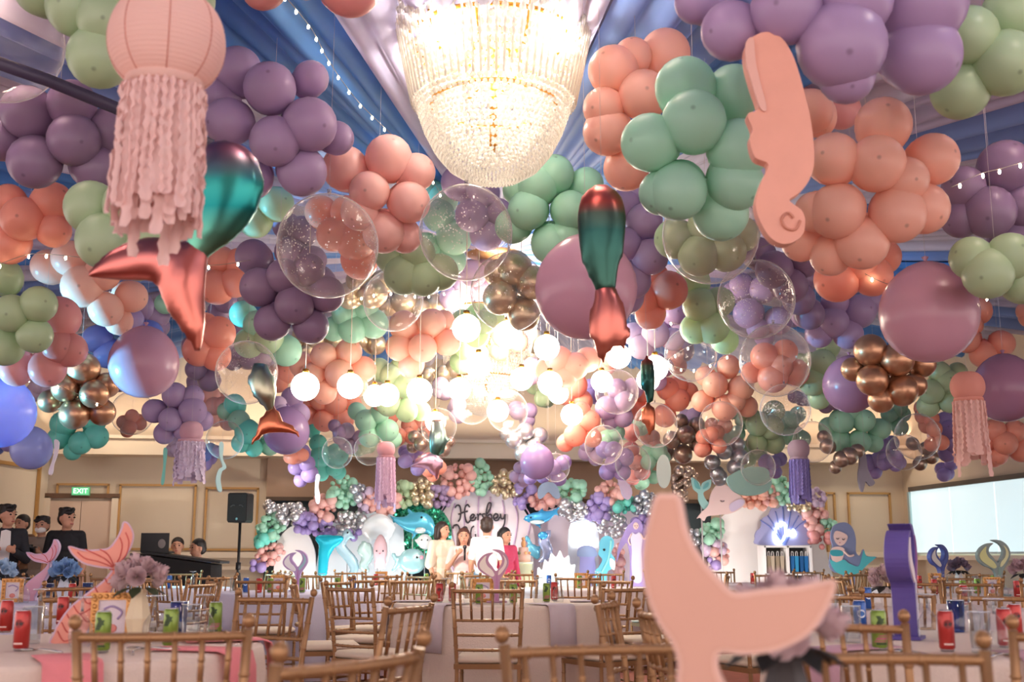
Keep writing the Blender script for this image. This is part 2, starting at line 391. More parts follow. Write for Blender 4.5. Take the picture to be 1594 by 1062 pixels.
def chandelier(loc, label, npart, watts, sc=1.0):
    root = thing('crystal_chandelier', label, 'chandelier', loc)
    prof = [(0.03, 0.0), (0.16, 0.03), (0.27, 0.10), (0.35, 0.20), (0.41, 0.32), (0.455, 0.45), (0.495, 0.60), (0.53, 0.75), (0.565, 0.90), (0.60, 1.05), (0.64, 1.2), (0.67, 1.32)]
    prof = [(r*sc, z*sc) for r, z in prof]
    rows = []
    L = [0]; 
    for i in range(len(prof)-1): L.append(L[-1]+math.dist(prof[i], prof[i+1]))
    s = 0.012
    while s < L[-1]:
        for i in range(len(L)-1):
            if L[i] <= s <= L[i+1]:
                q = (s-L[i])/(L[i+1]-L[i]); rows.append((prof[i][0]+q*(prof[i+1][0]-prof[i][0]), prof[i][1]+q*(prof[i+1][1]-prof[i][1]))); break
        br = 0.010+0.017*min(1, s/L[-1]*1.3); s += br*1.95
    beads = []
    for j, (r, z) in enumerate(rows):
        br = (0.010+0.017*min(1, (z/(1.32*sc))*1.25))*0.93
        n = max(6, int(2*math.pi*r/(br*2.3)))
        for k_ in range(n):
            if z > 0.8*sc and (k_+j//2) % 3 == 0: continue
            a = 2*math.pi*(k_+0.5*(j % 2))/n; beads.append((r*math.cos(a), r*math.sin(a), z, br))
    # inner basket, denser and steeper
    for j in range(22):
        z = 0.16+j*0.045; r = 0.30+0.008*j-0.16*max(0, (6-j)/6)
        n = int(2*math.pi*r/0.05)
        for k_ in range(n):
            a = 2*math.pi*(k_+0.5*(j % 2))/n; beads.append((sc*r*math.cos(a), sc*r*math.sin(a), sc*z, 0.02))
    lb = Vector(loc)
    beads.sort(key=lambda b_: (Vector(b_[:3])+lb-CAM).length - b_[3]*8)
    unit = MB(); unit.ball((0, 0, 0), 1.0, 8, 5); um = unit.mesh('crystal_bead', M_BEAD)
    for b_ in beads[:npart]:
        o = obj('crystal_bead', um, root, b_[:3]); o.scale = (b_[3],)*3
    sm = MB()
    for b_ in beads[npart:]: sm.ball(b_[:3], b_[3], 6, 4)
    o = sm.build('crystal_beads', M_BEAD, root); o['kind'] = 'stuff'
    # straight outer strands
    st = MB()
    for k_ in range(72):
        a = 2*math.pi*k_/72; r0, r1 = 0.655*sc, 0.50*sc
        st.tube([(r0*math.cos(a), r0*math.sin(a), 1.34*sc), ((r0*0.55+r1*0.45)*math.cos(a), (r0*0.55+r1*0.45)*math.sin(a), 0.9*sc), (r1*math.cos(a), r1*math.sin(a), 0.5*sc)], 0.008, 5)
    o = st.build('crystal_strands', clear('strand_film', (255, 250, 240), 0.45, 0.5, 0.85), root); o['kind'] = 'stuff'
    for z, r in ((1.34, 0.66), (0.9, 0.53), (0.5, 0.38)):
        k = MB(); k.tube([(r*sc*math.cos(2*math.pi*i/32), r*sc*math.sin(2*math.pi*i/32), z*sc) for i in range(33)], 0.014, 6, False); k.build('brass_hoop', m_brass, root)
    for i in range(10):
        a = 2*math.pi*i/10
        k = MB(); k.tube(cr([(0.02*math.cos(a), 0.02*math.sin(a), 1.2*sc), (0.2*math.cos(a), 0.2*math.sin(a), 0.75*sc), (0.4*math.cos(a), 0.4*math.sin(a), 0.7*sc), (0.52*math.cos(a)*sc, 0.52*math.sin(a)*sc, 0.95*sc)], 4, False), 0.012, 6); k.build('brass_arm', m_brass, root)
        k = MB(); k.ball((0.25*math.cos(a)*sc, 0.25*math.sin(a)*sc, (0.62+0.25*(i % 2))*sc), (0.03, 0.03, 0.05), 8, 6); k.build('bulb', m_bulb, root)
    k = MB(); k.tube([(0, 0, 0.2*sc), (0, 0, 1.6*sc)], 0.025, 8); k.build('stem', m_brass, root)
    point('chandelier_lamp', Vector(loc)+Vector((0, 0, 0.5*sc)), watts*0.16, (1.0, 0.93, 0.83), 0.12)
    for i in range(8 if npart else 3):
        a = 2*math.pi*i/(8 if npart else 3); z = 0.8 if i % 2 else 1.15
        point('chandelier_lamp', Vector(loc)+Vector((0.505*sc*math.cos(a), 0.505*sc*math.sin(a), z*sc)), watts*(0.105 if npart else 0.28), (1.0, 0.93, 0.83), 0.04)
    return root
c0 = P(768, 285, 6.9)
chandelier(c0, 'large dazzling crystal bead chandelier hanging at the top centre', 290, 135)
c1 = P(757, 648, 14.6)
chandelier(c1, 'far glowing crystal chandelier behind the white globe lamps', 0, 110, 1.0)

# ================================================================== GLOBE LAMPS
m_globe = mat('globe_glass', (255, 250, 240), 0.4, emit=8.0, ecol=(255, 242, 224))
gm = MB(); gm.ball((0, 0, 0), 0.115, 24, 14); gmesh = gm.mesh('globe', m_globe)
GL = [(475, 602, 22, 'leftmost of the glowing white globe lamps'), (545, 601, 20, 'second glowing globe lamp from the left'), (583, 616, 17, 'left one of two glowing globe lamps that overlap, left of the far chandelier'),
      (603, 615, 18, 'right one of two glowing globe lamps that overlap, left of the far chandelier'), (653, 609, 20, 'glowing globe lamp directly left of the far chandelier'),
      (726, 511, 22, 'glowing globe lamp below the clear bubble balloon, highest on the left'), (745, 569, 20, 'glowing globe lamp in front of the far chandelier'),
      (791, 521, 22, 'glowing globe lamp beside the gold chrome balloons'), (851, 541, 20, 'glowing globe lamp under the big mauve balloon'),
      (856, 597, 19, 'upper of two overlapping globe lamps right of the far chandelier'), (869, 613, 16, 'lower of two overlapping globe lamps right of the far chandelier'),
      (963, 555, 19, 'glowing globe lamp half behind the hanging foil tail tip'), (937, 594, 17, 'glowing globe lamp just below the hanging foil tail tip'),
      (1020, 573, 20, 'upper right glowing globe lamp above the little foil tail'), (1009, 591, 18, 'glowing globe lamp touching the top of the little foil tail'),
      (890, 646, 17, 'glowing globe lamp in front of coral balloons, lowest on the right'), (678, 657, 16, 'lowest glowing globe lamp, in front of the clear bubble over the stage'),
      (715, 606, 18, 'glowing globe lamp at the left rim of the far chandelier'), (775, 640, 17, 'glowing globe lamp hanging lowest under the far chandelier'), (812, 590, 18, 'glowing globe lamp at the right rim of the far chandelier')]
m_cord = mat('cord_white', (220, 205, 190), 0.6)
for x, y, r, lb in GL:
    p = P(x, y, F*0.115/r)
    t_ = thing('globe_lamp', lb, 'lamp', p, 0, 'glowing globe pendant lamps')
    obj('globe', gmesh, t_)
    k = MB(); k.tube([(0, 0, 0.11), (0, 0, 4.62-p.z)], 0.004, 5); k.build('cord', m_cord, t_)
    k = MB(); k.lathe([(0.0, 0.145), (0.025, 0.145), (0.03, 0.107), (0.0, 0.107)], 10); k.build('cap', m_brass, t_)

# ================================================================== FAIRY LIGHTS
m_led = mat('fairy_bulb', (255, 236, 200), 0.3, emit=25.0)
fb = MB(); fb.ball((0, 0, 0), (0.008, 0.008, 0.014), 6, 4); fbm = fb.mesh('bulb', m_led)
def fairy(pts, n, label):
    pp = cr([P(*q) for q in pts], 8, False); o0 = Vector(pp[0])
    root = thing('fairy_light_string', label, 'string lights', o0)
    k = MB(); k.tube([Vector(p)-o0 for p in pp], 0.0022, 4); k.build('wire', mat('wire', (150, 140, 130), 0.5), root)
    for i in range(n):
        p = Vector(pp[int((i+0.5)*(len(pp)-1)/n)])-o0
        o = obj('bulb', fbm, root, p+Vector((0, 0, -0.016)))
fairy([(440, -10, 6.5), (485, 45, 6.8), (512, 95, 7.1), (555, 155, 7.5), (605, 205, 8.1), (660, 260, 8.8), (690, 310, 9.4)], 16, 'fairy light string running down the pale drape left of the chandelier')
fairy([(-10, 415, 7.4), (45, 396, 7.4), (90, 397, 7.4), (150, 402, 7.4), (260, 400, 7.6), (325, 413, 7.8), (390, 405, 8.0)], 9, 'fairy light string across the coral balloons at left')
fairy([(1480, 292, 6.2), (1525, 271, 6.2), (1560, 262, 6.2), (1600, 250, 6.2)], 4, 'short fairy light string by the purple balloons at the right edge')
fairy([(1185, 385, 8.0), (1254, 365, 7.8), (1320, 410, 7.6), (1381, 442, 7.4), (1460, 455, 7.3), (1545, 462, 7.2), (1600, 458, 7.2)], 8, 'fairy light string behind the large peach balloon cluster')
fairy([(20, 590, 9), (50, 590, 9.0), (90, 600, 9.2), (180, 640, 9.5)], 5, 'fairy light string beside the copper chrome balloons at left')
fairy([(1040, 500, 10), (1095, 520, 10.0), (1140, 546, 10.2), (1080, 575, 10.4), (1040, 562, 10.4), (1080, 535, 10.3)], 14, 'fairy light string tangled inside the bubble at right of centre')
fairy([(420, 470, 9.5), (520, 470, 9.5), (600, 455, 9.6), (660, 460, 9.8), (715, 450, 10)], 12, 'fairy light string over the gold chrome balloons left of centre')
# ================================================================== BALLOONS
LAT = dict(purple=(188, 162, 200), plum=(160, 134, 166), violet=(186, 164, 222), lilac=(216, 194, 218), mint=(178, 228, 202), sage=(190, 214, 174),
           peach=(252, 198, 176), coral=(248, 170, 148), pink=(246, 194, 186), rose=(238, 168, 164), turq=(130, 232, 216), blue=(138, 160, 234), mauve=(198, 146, 168))
CHR = dict(gold=(222, 204, 172), copper=(196, 152, 120), silver=(214, 212, 214), bronze=(178, 156, 142), steel=(190, 194, 200))
BM = {}
def bmat(c): return latex('latex_'+c, LAT[c]) if c in LAT else mat('chrome_'+c, CHR[c], 0.34, 0.85)
def bmesh_(c):
    """unit balloon: crown at +Z, knot at -Z"""
    if c in BM: return BM[c]
    b = MB(); prof = []
    for i in range(1, 14):
        a = math.pi*i/14; r = math.sin(a); z = -math.cos(a)
        if z < 0: r *= 1-0.10*z*z; z *= 1.10
        prof.append((r, z))
    b.lathe([(0.03, -1.22), (0.075, -1.20), (0.03, -1.13), (0.05, -1.10)]+prof+[(0.0, 1.0)], 20)
    BM[c] = b.mesh('balloon', bmat(c)); return BM[c]
CEIL_Z = 4.45
m_line = mat('nylon_line', (210, 200, 200), 0.5)
def put_balloon(col, root, loc, r, axis, name='balloon'):
    o = obj(name, bmesh_(col), root, loc); o.scale = (r, r, r)
    o.rotation_euler = Vector(axis).to_track_quat('Z', 'Y').to_euler(); return o
HANG = []; BODIES = []          # things on lines; (root, [(centre, radius)]) for spacing them out
def hang(root, p, off=0.0): HANG.append((root, off))
def solid(root, spheres): BODIES.append((root, spheres))
def cluster(cols, label, spec, rb=0.14, grp='hanging balloon clusters'):
    if isinstance(cols, str): cols = [cols]
    rnd = random.Random(label); sph = []
    if isinstance(spec, tuple):                      # (cx, cy, cluster radius px, balloon radius px)
        cx, cy, Rp, rp = spec; rb = min(rb, rp*(13.6+(cx*7 % 17)/10)/F); t = F*rb/rp; c = P(cx, cy, t); s = t/F
        root = thing('balloon_cluster', label, 'balloons', c, 0, grp)
        rho = max(0.75*rb, (Rp-rp)*s); n = max(4, int(3.7*(rho/rb)**2))
        pts = []
        for i in range(n):
            z = 1-2*(i+0.5)/n; q = i*2.39996+rnd.random()*6; w = math.sqrt(1-z*z); pts.append(Vector((w*math.cos(q), w*math.sin(q), z)))
        rot = Euler((rnd.random()*6, rnd.random()*6, rnd.random()*6)).to_matrix()
        for i, d in enumerate(pts):
            d = rot @ d; q_ = d*rho*rnd.uniform(0.9, 1.04); r_ = rb*rnd.uniform(0.93, 1.05); put_balloon(cols[i % len(cols)], root, q_, r_, d); sph.append((q_, r_))
        hang(root, c); solid(root, sph); return root
    rm = sum(q[2] for q in spec)/len(spec); rb = min(rb, rm*(13.2+(spec[0][0]*7 % 17)/10)/F); t = F*rb/rm; s = t/F
    cx = (min(q[0]-q[2] for q in spec)+max(q[0]+q[2] for q in spec))/2; cy = (min(q[1]-q[2] for q in spec)+max(q[1]+q[2] for q in spec))/2
    c = P(cx, cy, t); root = thing('balloon_cluster', label, 'balloons', c, 0, grp)
    vw = (c-CAM).normalized()
    off = [math.hypot(q[0]-cx, q[1]-cy)*s for q in spec]; Rm = max(off)+0.02
    for i, q in enumerate(spec):
        dz = math.sqrt(max(0, Rm*Rm-off[i]**2))*0.85
        rr = q[2]*s
        lat = P(q[0], q[1], t)-c; tt = (t-dz)/t
        p = P(q[0], q[1], t-dz)-c
        put_balloon(cols[i % len(cols)], root, p, rr*tt, p if p.length > 0.02 else -vw); sph.append((p, rr*tt))
        if dz > 0.5*rb:
            p2 = P(cx+(q[0]-cx)*0.93, cy+(q[1]-cy)*0.93, t+dz)-c
            put_balloon(cols[i % len(cols)], root, p2, rr, p2); sph.append((p2, rr))
    hang(root, c); solid(root, sph); return root
CL = [
 # --- upper left
 ('sage', 'green balloon cluster partly cut off at the top left behind the pink paper lantern', [(155, 88, 50), (118, 12, 46), (66, -18, 44), (305, 2, 30), (205, -10, 48), (165, 30, 45)]),
 ('plum', 'dark purple balloon cluster in the shade under the clear bubble at far left', [(43, 175, 42), (115, 218, 41), (54, 252, 42), (150, 262, 38), (172, 205, 38), (112, 162, 38), (2, 215, 36)]),  # plum stands for purple here, the shade put into its colour
 ('purple', 'purple balloon cluster between the pink lantern and the fairy light strip', [(420, 137, 41), (428, 220, 40), (482, 194, 43), (470, 267, 39), (370, 110, 38), (355, 190, 38), (484, 122, 28), (524, 215, 27), (335, 150, 34), (395, 280, 30)]),
 ('rose', 'rosy balloon cluster cut off by the top edge left of the chandelier', [(408, -16, 32), (545, -20, 47), (475, -45, 44)]),
 ('pink', 'pale pink balloon cluster left of the chandelier tip', [(537, 262, 36), (605, 246, 37), (575, 298, 32), (637, 315, 33), (597, 362, 33), (630, 368, 27), (648, 268, 30), (560, 330, 30)]),
 ('coral', 'coral balloon cluster seen through the big clear bubble left of the chandelier', [(519, 365, 27), (553, 377, 30), (560, 408, 28), (500, 330, 26), (540, 330, 26)]),
 ('sage', 'green balloon cluster behind the teal foil tail and the lantern fringe', [(163, 375, 45), (142, 323, 42), (240, 365, 42), (200, 320, 40), (215, 400, 38)]),
 ('sage', 'small green balloon cluster between the teal foil tail and the big clear bubble', [(430, 318, 28), (398, 345, 26), (402, 305, 22)]),
 # --- left
 ('coral', 'coral balloon cluster at the left edge above the green cluster', [(36, 341, 35), (81, 316, 33), (84, 359, 27), (15, 380, 32), (14, 312, 26)]),
 ('peach', 'peach balloon cluster under the lantern fringe, left of the pink foil fluke', [(75, 415, 27), (108, 402, 28), (128, 446, 33), (165, 482, 27), (205, 462, 25), (160, 425, 28), (185, 500, 22)]),
 ('sage', 'green balloon cluster cut by the left edge at mid height', [(6, 430, 28), (18, 488, 30), (60, 474, 29), (54, 522, 28), (8, 540, 30)]),
 ('rose', 'deep coral balloon cluster under the green cluster at the left edge', [(92, 495, 34), (74, 574, 29), (109, 545, 27), (26, 575, 27), (92, 540, 26)]),
 (['blue', 'purple'], 'blue and purple balloon cluster behind the mauve ball at left', [(150, 528, 22), (198, 500, 26), (168, 552, 22), (215, 478, 24), (232, 520, 22)]),
 ('copper', 'copper chrome balloon cluster lit cyan on its left side', [(130, 575, 26), (102, 604, 22), (77, 625, 18), (116, 645, 24), (147, 613, 23), (166, 600, 20), (159, 642, 21)], 0.12),
 ('turq', 'mint turquoise balloon cluster under the copper chrome balloons', [(98, 660, 20), (92, 682, 18), (125, 690, 18), (150, 680, 19), (113, 703, 14), (148, 655, 18)]),
 ('purple', 'purple balloon cluster hanging below the mauve ball at left', [(272, 615, 20), (240, 640, 19), (266, 653, 19), (300, 640, 22), (290, 672, 19), (256, 675, 17), (315, 655, 17), (300, 618, 18)], 0.13),
 ('plum', 'plum balloon pair group right of the mauve ball at left', [(305, 575, 17), (326, 592, 18), (300, 540, 18)]),
 ('pink', 'pink balloon cluster above the fringed jellyfish at left', (335, 632, 34, 15)),
 ('coral', 'small coral and pink balloon cluster behind the clear bubble at left', (205, 660, 26, 11)),
 ('lilac', 'pale lilac balloon cluster behind the copper chrome balloons', (66, 606, 26, 15)),
 ('lilac', 'pale pink balloon cluster hanging right above the fringed jellyfish', (275, 700, 22, 11)),
 (['violet', 'blue'], 'small violet and blue balloon cluster right of the fringed jellyfish', (326, 712, 24, 11)),
 (['violet', 'blue'], 'violet balloon cluster at the far left edge under the big blue ball', (8, 690, 26, 12)),
 # --- centre left
 ('plum', 'dark plum balloon cluster below the clear bubble left of centre', [(404, 447, 31), (458, 475, 31), (424, 502, 29), (484, 508, 28), (508, 458, 29), (442, 430, 28), (394, 400, 28), (480, 420, 26)]),
 ('coral', 'coral balloon cluster between the pink foil fluke and the plum cluster', [(338, 447, 28), (372, 410, 24), (366, 440, 24), (345, 405, 22)]),
 ('plum', 'small plum balloon cluster tucked beside the pink foil fluke', [(343, 392, 24), (340, 489, 18), (352, 470, 18)]),
 ('coral', 'coral balloon cluster to the right of the foil fluke tip', [(340, 519, 27), (336, 554, 24), (310, 545, 26), (318, 510, 24)]),
 (['mint', 'sage'], 'mint green balloon cluster under the dark plum cluster', [(378, 489, 21), (388, 534, 24), (445, 546, 25), (418, 528, 24), (400, 505, 22)]),
 ('plum', 'small plum balloon cluster peeking out left of the mint green cluster', [(362, 532, 17), (372, 512, 16)]),
 ('lilac', 'pale lilac balloon cluster under the mint green cluster', [(405, 561, 20), (430, 565, 17), (385, 560, 16)]),
 ('peach', 'peach balloon cluster behind the two leftmost globe lamps', [(504, 554, 21), (543, 548, 21), (528, 582, 23), (565, 575, 21), (487, 585, 21), (553, 600, 20), (470, 568, 20), (505, 610, 20)]),
 ('coral', 'coral balloon cluster right under the leftmost globe lamps', [(500, 622, 18), (478, 645, 17), (522, 628, 19), (505, 655, 18), (533, 655, 18), (548, 628, 15), (480, 622, 15)]),
 ('mint', 'pale mint balloon cluster behind the cord of the second globe lamp', [(538, 487, 22), (549, 512, 23), (581, 504, 24), (520, 512, 20), (568, 478, 22)]),
 ('gold', 'gold chrome balloon cluster right of the large clear bubble at centre left', [(579, 456, 25), (560, 437, 22), (545, 460, 22), (595, 440, 20)]),
 ('sage', 'sage green balloon cluster below the pale pink cluster', [(629, 428, 32), (685, 424, 29), (659, 432, 30), (612, 400, 28), (650, 395, 28)]),
 ('mint', 'mint balloon cluster behind the clear bubble beside the chandelier tip', [(707, 370, 28), (683, 335, 26), (670, 300, 22), (660, 390, 26), (700, 405, 26), (690, 310, 24)]),
 ('purple', 'purple balloon cluster touching the chandelier tip at its left', [(712, 284, 26), (752, 300, 27), (757, 366, 26), (735, 335, 27), (775, 330, 22)]),
 ('sage', 'pale sage balloon cluster deep behind the globe lamp under the glittering bubble', (742, 500, 44, 20)),
 ('gold', 'small gold chrome balloon cluster under the sage green cluster', [(630, 470, 21), (678, 476, 19), (655, 482, 17), (604, 478, 15)]),
 ('peach', 'bright peach balloon cluster left of the far chandelier', [(629, 507, 24), (672, 503, 23), (622, 541, 22), (658, 542, 23), (697, 533, 21), (640, 570, 20), (690, 500, 18)]),
 ('gold', 'gold chrome balloon cluster under the bright peach cluster', [(708, 574, 15), (690, 582, 13), (718, 556, 13), (665, 585, 12)], 0.12),
 ('gold', 'gold chrome balloon cluster above the pale mint one near the cord', [(500, 535, 14), (515, 528, 14), (584, 536, 17), (560, 530, 13), (540, 535, 14)], 0.13),
 ('sage', 'pale sage balloon cluster behind the overlapping globe lamps at left', [(610, 585, 19), (630, 600, 20), (590, 575, 18), (625, 570, 17), (605, 630, 19), (633, 640, 18), (655, 640, 16)]),
 ('mint', 'mint balloon cluster hanging under the overlapping globe lamps', [(570, 655, 18), (603, 670, 18), (575, 680, 17), (612, 684, 14), (590, 645, 16), (555, 640, 14)]),
 ('coral', 'coral balloon cluster left of the bubble over the stage', [(655, 650, 17), (638, 662, 14), (605, 648, 13), (668, 668, 12)]),
 ('lilac', 'lilac balloon cluster above the gold chrome bubble near the chandelier tip', [(704, 464, 20), (723, 443, 17), (742, 450, 17)]),
 ('lilac', 'lilac balloon cluster at the left rim of the far chandelier', (690, 600, 24, 14)),
 ('turq', 'turquoise balloon cluster above the stage garland at left', [(500, 710, 18), (525, 708, 18), (500, 732, 14), (520, 728, 14), (495, 690, 14), (485, 668, 12), (527, 735, 12)]),
 ('violet', 'violet balloon cluster left of the turquoise one above the stage', [(470, 705, 14), (460, 728, 12), (482, 738, 14), (468, 748, 11), (478, 722, 13)]),
 ('coral', 'small coral balloon cluster under the mauve ball by the orange foil fluke', (462, 704, 24, 11)),
 (['turq', 'mint'], 'teal balloon cluster behind the orange foil fluke', [(365, 630, 17), (372, 655, 17), (385, 672, 20), (352, 640, 14), (395, 698, 14), (420, 695, 15), (375, 690, 15)]),
 ('purple', 'purple balloon cluster above the mauve ball by the orange foil fluke', [(455, 620, 18), (440, 640, 17), (465, 645, 18), (452, 665, 16)]),
 ('plum', 'plum balloon cluster under the coral cluster above the turquoise one', (520, 672, 20, 10)),
 ('violet', 'purple balloon cluster beside the little foil tail over the stage', (640, 702, 22, 11)),
 ('coral', 'coral balloon cluster behind the little foil tail over the stage', (672, 728, 24, 11)),
 ('bronze', 'bronze chrome balloon cluster behind the foil tail over the stage', [(655, 692, 11), (645, 680, 10), (690, 700, 12), (700, 688, 9)], 0.11),
 # --- centre right
 ('mint', 'mint balloon cluster just right of the chandelier tip', [(822, 327, 32), (888, 327, 31), (862, 272, 32), (912, 288, 28), (858, 380, 32), (798, 352, 28), (836, 290, 32), (880, 370, 28), (806, 296, 24)]),
 ('gold', 'gold chrome balloon cluster with glitter left of the big mauve ball', [(778, 464, 27), (800, 418, 29), (815, 490, 26), (830, 440, 27), (775, 425, 22)], 0.13),
 ('purple', 'purple balloon cluster right of the hanging foil tail', [(1003, 345, 29), (1012, 400, 29), (985, 437, 29), (972, 380, 27), (1000, 300, 26), (975, 462, 28), (970, 320, 26)]),
 ('coral', 'coral balloon cluster under the purple cluster right of the foil tail', [(1040, 452, 31), (1012, 490, 24), (1018, 432, 24), (1005, 465, 24)]),
 ('sage', 'olive green balloon cluster under the clear bubble right of centre', [(1077, 437, 28), (1090, 476, 28), (1108, 508, 28), (1082, 512, 24), (1120, 470, 24), (1128, 530, 22)]),
 ('purple', 'purple balloon cluster between the coral and olive green clusters', [(1050, 488, 20), (1030, 515, 18), (1058, 510, 17), (1040, 470, 18)]),
 ('lilac', 'pale lilac balloon cluster at the right of the foil tail fluke', [(1020, 520, 22), (998, 540, 20), (1048, 528, 18), (985, 520, 18)]),
 ('purple', 'purple balloon cluster inside the outline of the glittering bubble at right', [(1155, 445, 20), (1187, 450, 21), (1165, 488, 24), (1212, 500, 22), (1180, 512, 18), (1235, 490, 20), (1140, 455, 16), (1190, 525, 16)]),
 ('coral', 'small coral balloon cluster under the seahorse at right', (1222, 440, 30, 16)),
 ('plum', 'plum balloon cluster behind the bubble below the seahorse', [(1222, 440, 26), (1243, 465, 26), (1260, 490, 24), (1250, 435, 22)]),
 ('purple', 'purple balloon cluster hanging below the large peach cluster', [(1297, 502, 25), (1337, 485, 27), (1255, 487, 25), (1275, 520, 22), (1300, 470, 22), (1320, 520, 24), (1355, 470, 20)]),
 ('peach', 'pale peach balloon cluster under the big mauve ball at centre', [(870, 560, 22), (895, 570, 22), (915, 560, 20), (880, 585, 20), (850, 575, 18)]),
 ('coral', 'coral balloon cluster right of the far chandelier', [(895, 600, 20), (905, 625, 18), (880, 615, 16), (892, 585, 16)]),
 ('coral', 'coral balloon cluster behind the lowest right globe lamp', [(918, 655, 17), (895, 678, 18), (922, 682, 15), (880, 690, 14), (905, 640, 15)]),
 ('purple', 'mauve purple balloon cluster left of the little foil tail', [(945, 635, 19), (972, 625, 17), (970, 650, 16), (950, 655, 14), (985, 605, 17), (960, 605, 16)]),
 ('violet', 'vivid violet balloon cluster behind the globe lamps right of centre', (925, 612, 26, 13)),
 ('gold', 'pale gold chrome balloon cluster under the big mauve ball', [(830, 565, 14), (845, 568, 13), (838, 580, 12)], 0.11),
 ('lilac', 'lilac balloon cluster left of the gold chrome under the big mauve ball', (822, 580, 26, 15)),
 ('coral', 'coral balloon cluster right beside the little foil tail', [(1055, 622, 19), (1035, 648, 18), (1040, 605, 18), (995, 640, 16), (1055, 600, 16), (1000, 612, 15), (1072, 610, 15)]),
 ('peach', 'peach coral balloon cluster left of the coral filled bubble at right', [(1113, 599, 20), (1154, 604, 20), (1093, 625, 17), (1128, 636, 20), (1163, 633, 17), (1134, 570, 18), (1098, 585, 16), (1145, 625, 16)]),
 ('coral', 'coral balloon cluster inside the outline of the large bubble at right', [(1190, 555, 22), (1222, 548, 20), (1203, 588, 24), (1238, 580, 22), (1170, 580, 17), (1215, 570, 20)]),
 ('coral', 'small coral balloon cluster in the low bubble under the peach coral cluster', (1118, 670, 26, 12)),
 ('plum', 'plum balloon cluster inside the small bubble under the coral filled bubble', (1245, 625, 22, 10)),
 ('bronze', 'bronze chrome balloon cluster right of the little foil tail', [(1068, 677, 15), (1063, 708, 15), (1087, 692, 13), (1036, 708, 12), (1046, 685, 14), (1085, 662, 13), (1060, 655, 11)], 0.115),
 ('steel', 'grey chrome balloon cluster above the mermaid tail cut-out', [(1145, 728, 13), (1127, 702, 13), (1152, 712, 14), (1108, 720, 12), (1120, 745, 12), (1152, 738, 11), (1148, 692, 12), (1116, 738, 11)], 0.11),
 ('sage', 'grey green balloon cluster above the violet fringed jellyfish', [(1180, 660, 20), (1178, 690, 17), (1205, 690, 17), (1200, 665, 20), (1165, 645, 16), (1205, 640, 17)]),
 ('violet', 'violet balloon cluster above the teal half disc at right', (1204, 722, 24, 11)),
 ('violet', 'violet balloon cluster hanging above the shark balloon', [(860, 728, 13), (878, 720, 12), (845, 742, 11), (870, 745, 12), (825, 745, 10)]),
 ('silver', 'silver chrome balloon cluster over the name board', [(800, 685, 14), (815, 705, 15), (832, 696, 14), (840, 678, 13), (818, 672, 14), (828, 718, 11), (788, 675, 11)], 0.115),
 ('violet', 'violet balloon cluster in front of the recessed stage wall', [(955, 702, 15), (972, 712, 15), (945, 735, 13), (968, 735, 14), (940, 700, 13), (955, 722, 14)]),
 ('rose', 'coral red balloon cluster next to the violet one over the stage', [(990, 720, 13), (1000, 735, 13), (982, 700, 13), (1008, 715, 12), (985, 745, 11), (982, 672, 13)]),
 ('mint', 'mint balloon cluster above the pale oval cut-out', (1005, 742, 26, 11)),
 ('mint', 'grey mint balloon cluster over the violet balloons right of centre', (950, 672, 26, 13)),
 # --- upper right
 ('peach', 'pale peach balloon cluster right of the chandelier', [(955, 110, 40), (1035, 84, 40), (1002, 148, 40), (945, 205, 38), (975, 262, 36), (985, 88, 30), (940, 168, 33)]),
 ('mint', 'large mint balloon cluster in front of the pale peach cluster', [(1067, 136, 48), (1080, 190, 51), (1012, 222, 46), (1142, 143, 43), (1150, 232, 48), (1055, 298, 46), (1122, 332, 44), (1145, 285, 44), (1030, 300, 36)]),
 ('purple', 'large purple balloon cluster cut off by the top edge at right', [(1310, 71, 70), (1433, 4, 72), (1434, 86, 62), (1224, 14, 56), (1138, 48, 47), (1084, 4, 34), (1318, 118, 44), (1330, 0, 60)]),
 ('sage', 'green balloon cluster in the top right corner', [(1495, 140, 46), (1565, 98, 52), (1508, 55, 46), (1575, 20, 46)]),
 ('peach', 'large peach orange balloon cluster right of the seahorse', [(1375, 195, 44), (1365, 255, 45), (1452, 248, 41), (1297, 248, 42), (1303, 329, 44), (1397, 334, 45), (1438, 325, 40), (1342, 378, 42), (1293, 397, 33), (1262, 172, 34), (1248, 376, 32), (1268, 330, 32), (1410, 280, 36)]),
 ('coral', 'coral balloon cluster tucked beneath the large peach orange cluster', [(1303, 435, 36), (1358, 430, 32), (1340, 408, 32), (1375, 400, 28)]),
 ('rose', 'deep pink balloon cluster between the seahorse and the purple cluster', [(1262, 172, 33), (1310, 172, 30), (1235, 160, 30)]),
 ('plum', 'dark mauve balloon cluster at the right edge', [(1540, 330, 41), (1496, 340, 31), (1565, 262, 44), (1500, 292, 34), (1576, 372, 36), (1590, 320, 34)]),
 ('sage', 'olive balloon cluster at the right edge under the dark mauve cluster', [(1512, 402, 34), (1538, 426, 40), (1572, 400, 38), (1590, 440, 34)]),
 # --- right
 ('copper', 'copper chrome balloon cluster left of the big mauve ball at right', [(1355, 546, 26), (1396, 560, 27), (1358, 592, 25), (1404, 608, 25), (1328, 575, 19), (1436, 567, 21), (1372, 622, 21), (1425, 600, 18)], 0.12),
 ('coral', 'coral balloon cluster peeking out right of the big mauve ball', [(1525, 482, 19), (1505, 530, 20), (1530, 552, 21), (1560, 535, 20), (1512, 505, 17)]),
 ('sage', 'grey green balloon cluster left of the pink lantern at right', [(1450, 610, 20), (1475, 595, 20), (1445, 632, 18), (1478, 625, 18), (1490, 580, 16), (1462, 580, 18)]),
 ('sage', 'green balloon cluster behind the mauve ball at right of centre', [(1280, 565, 22), (1265, 595, 22), (1290, 540, 18), (1275, 620, 18)]),
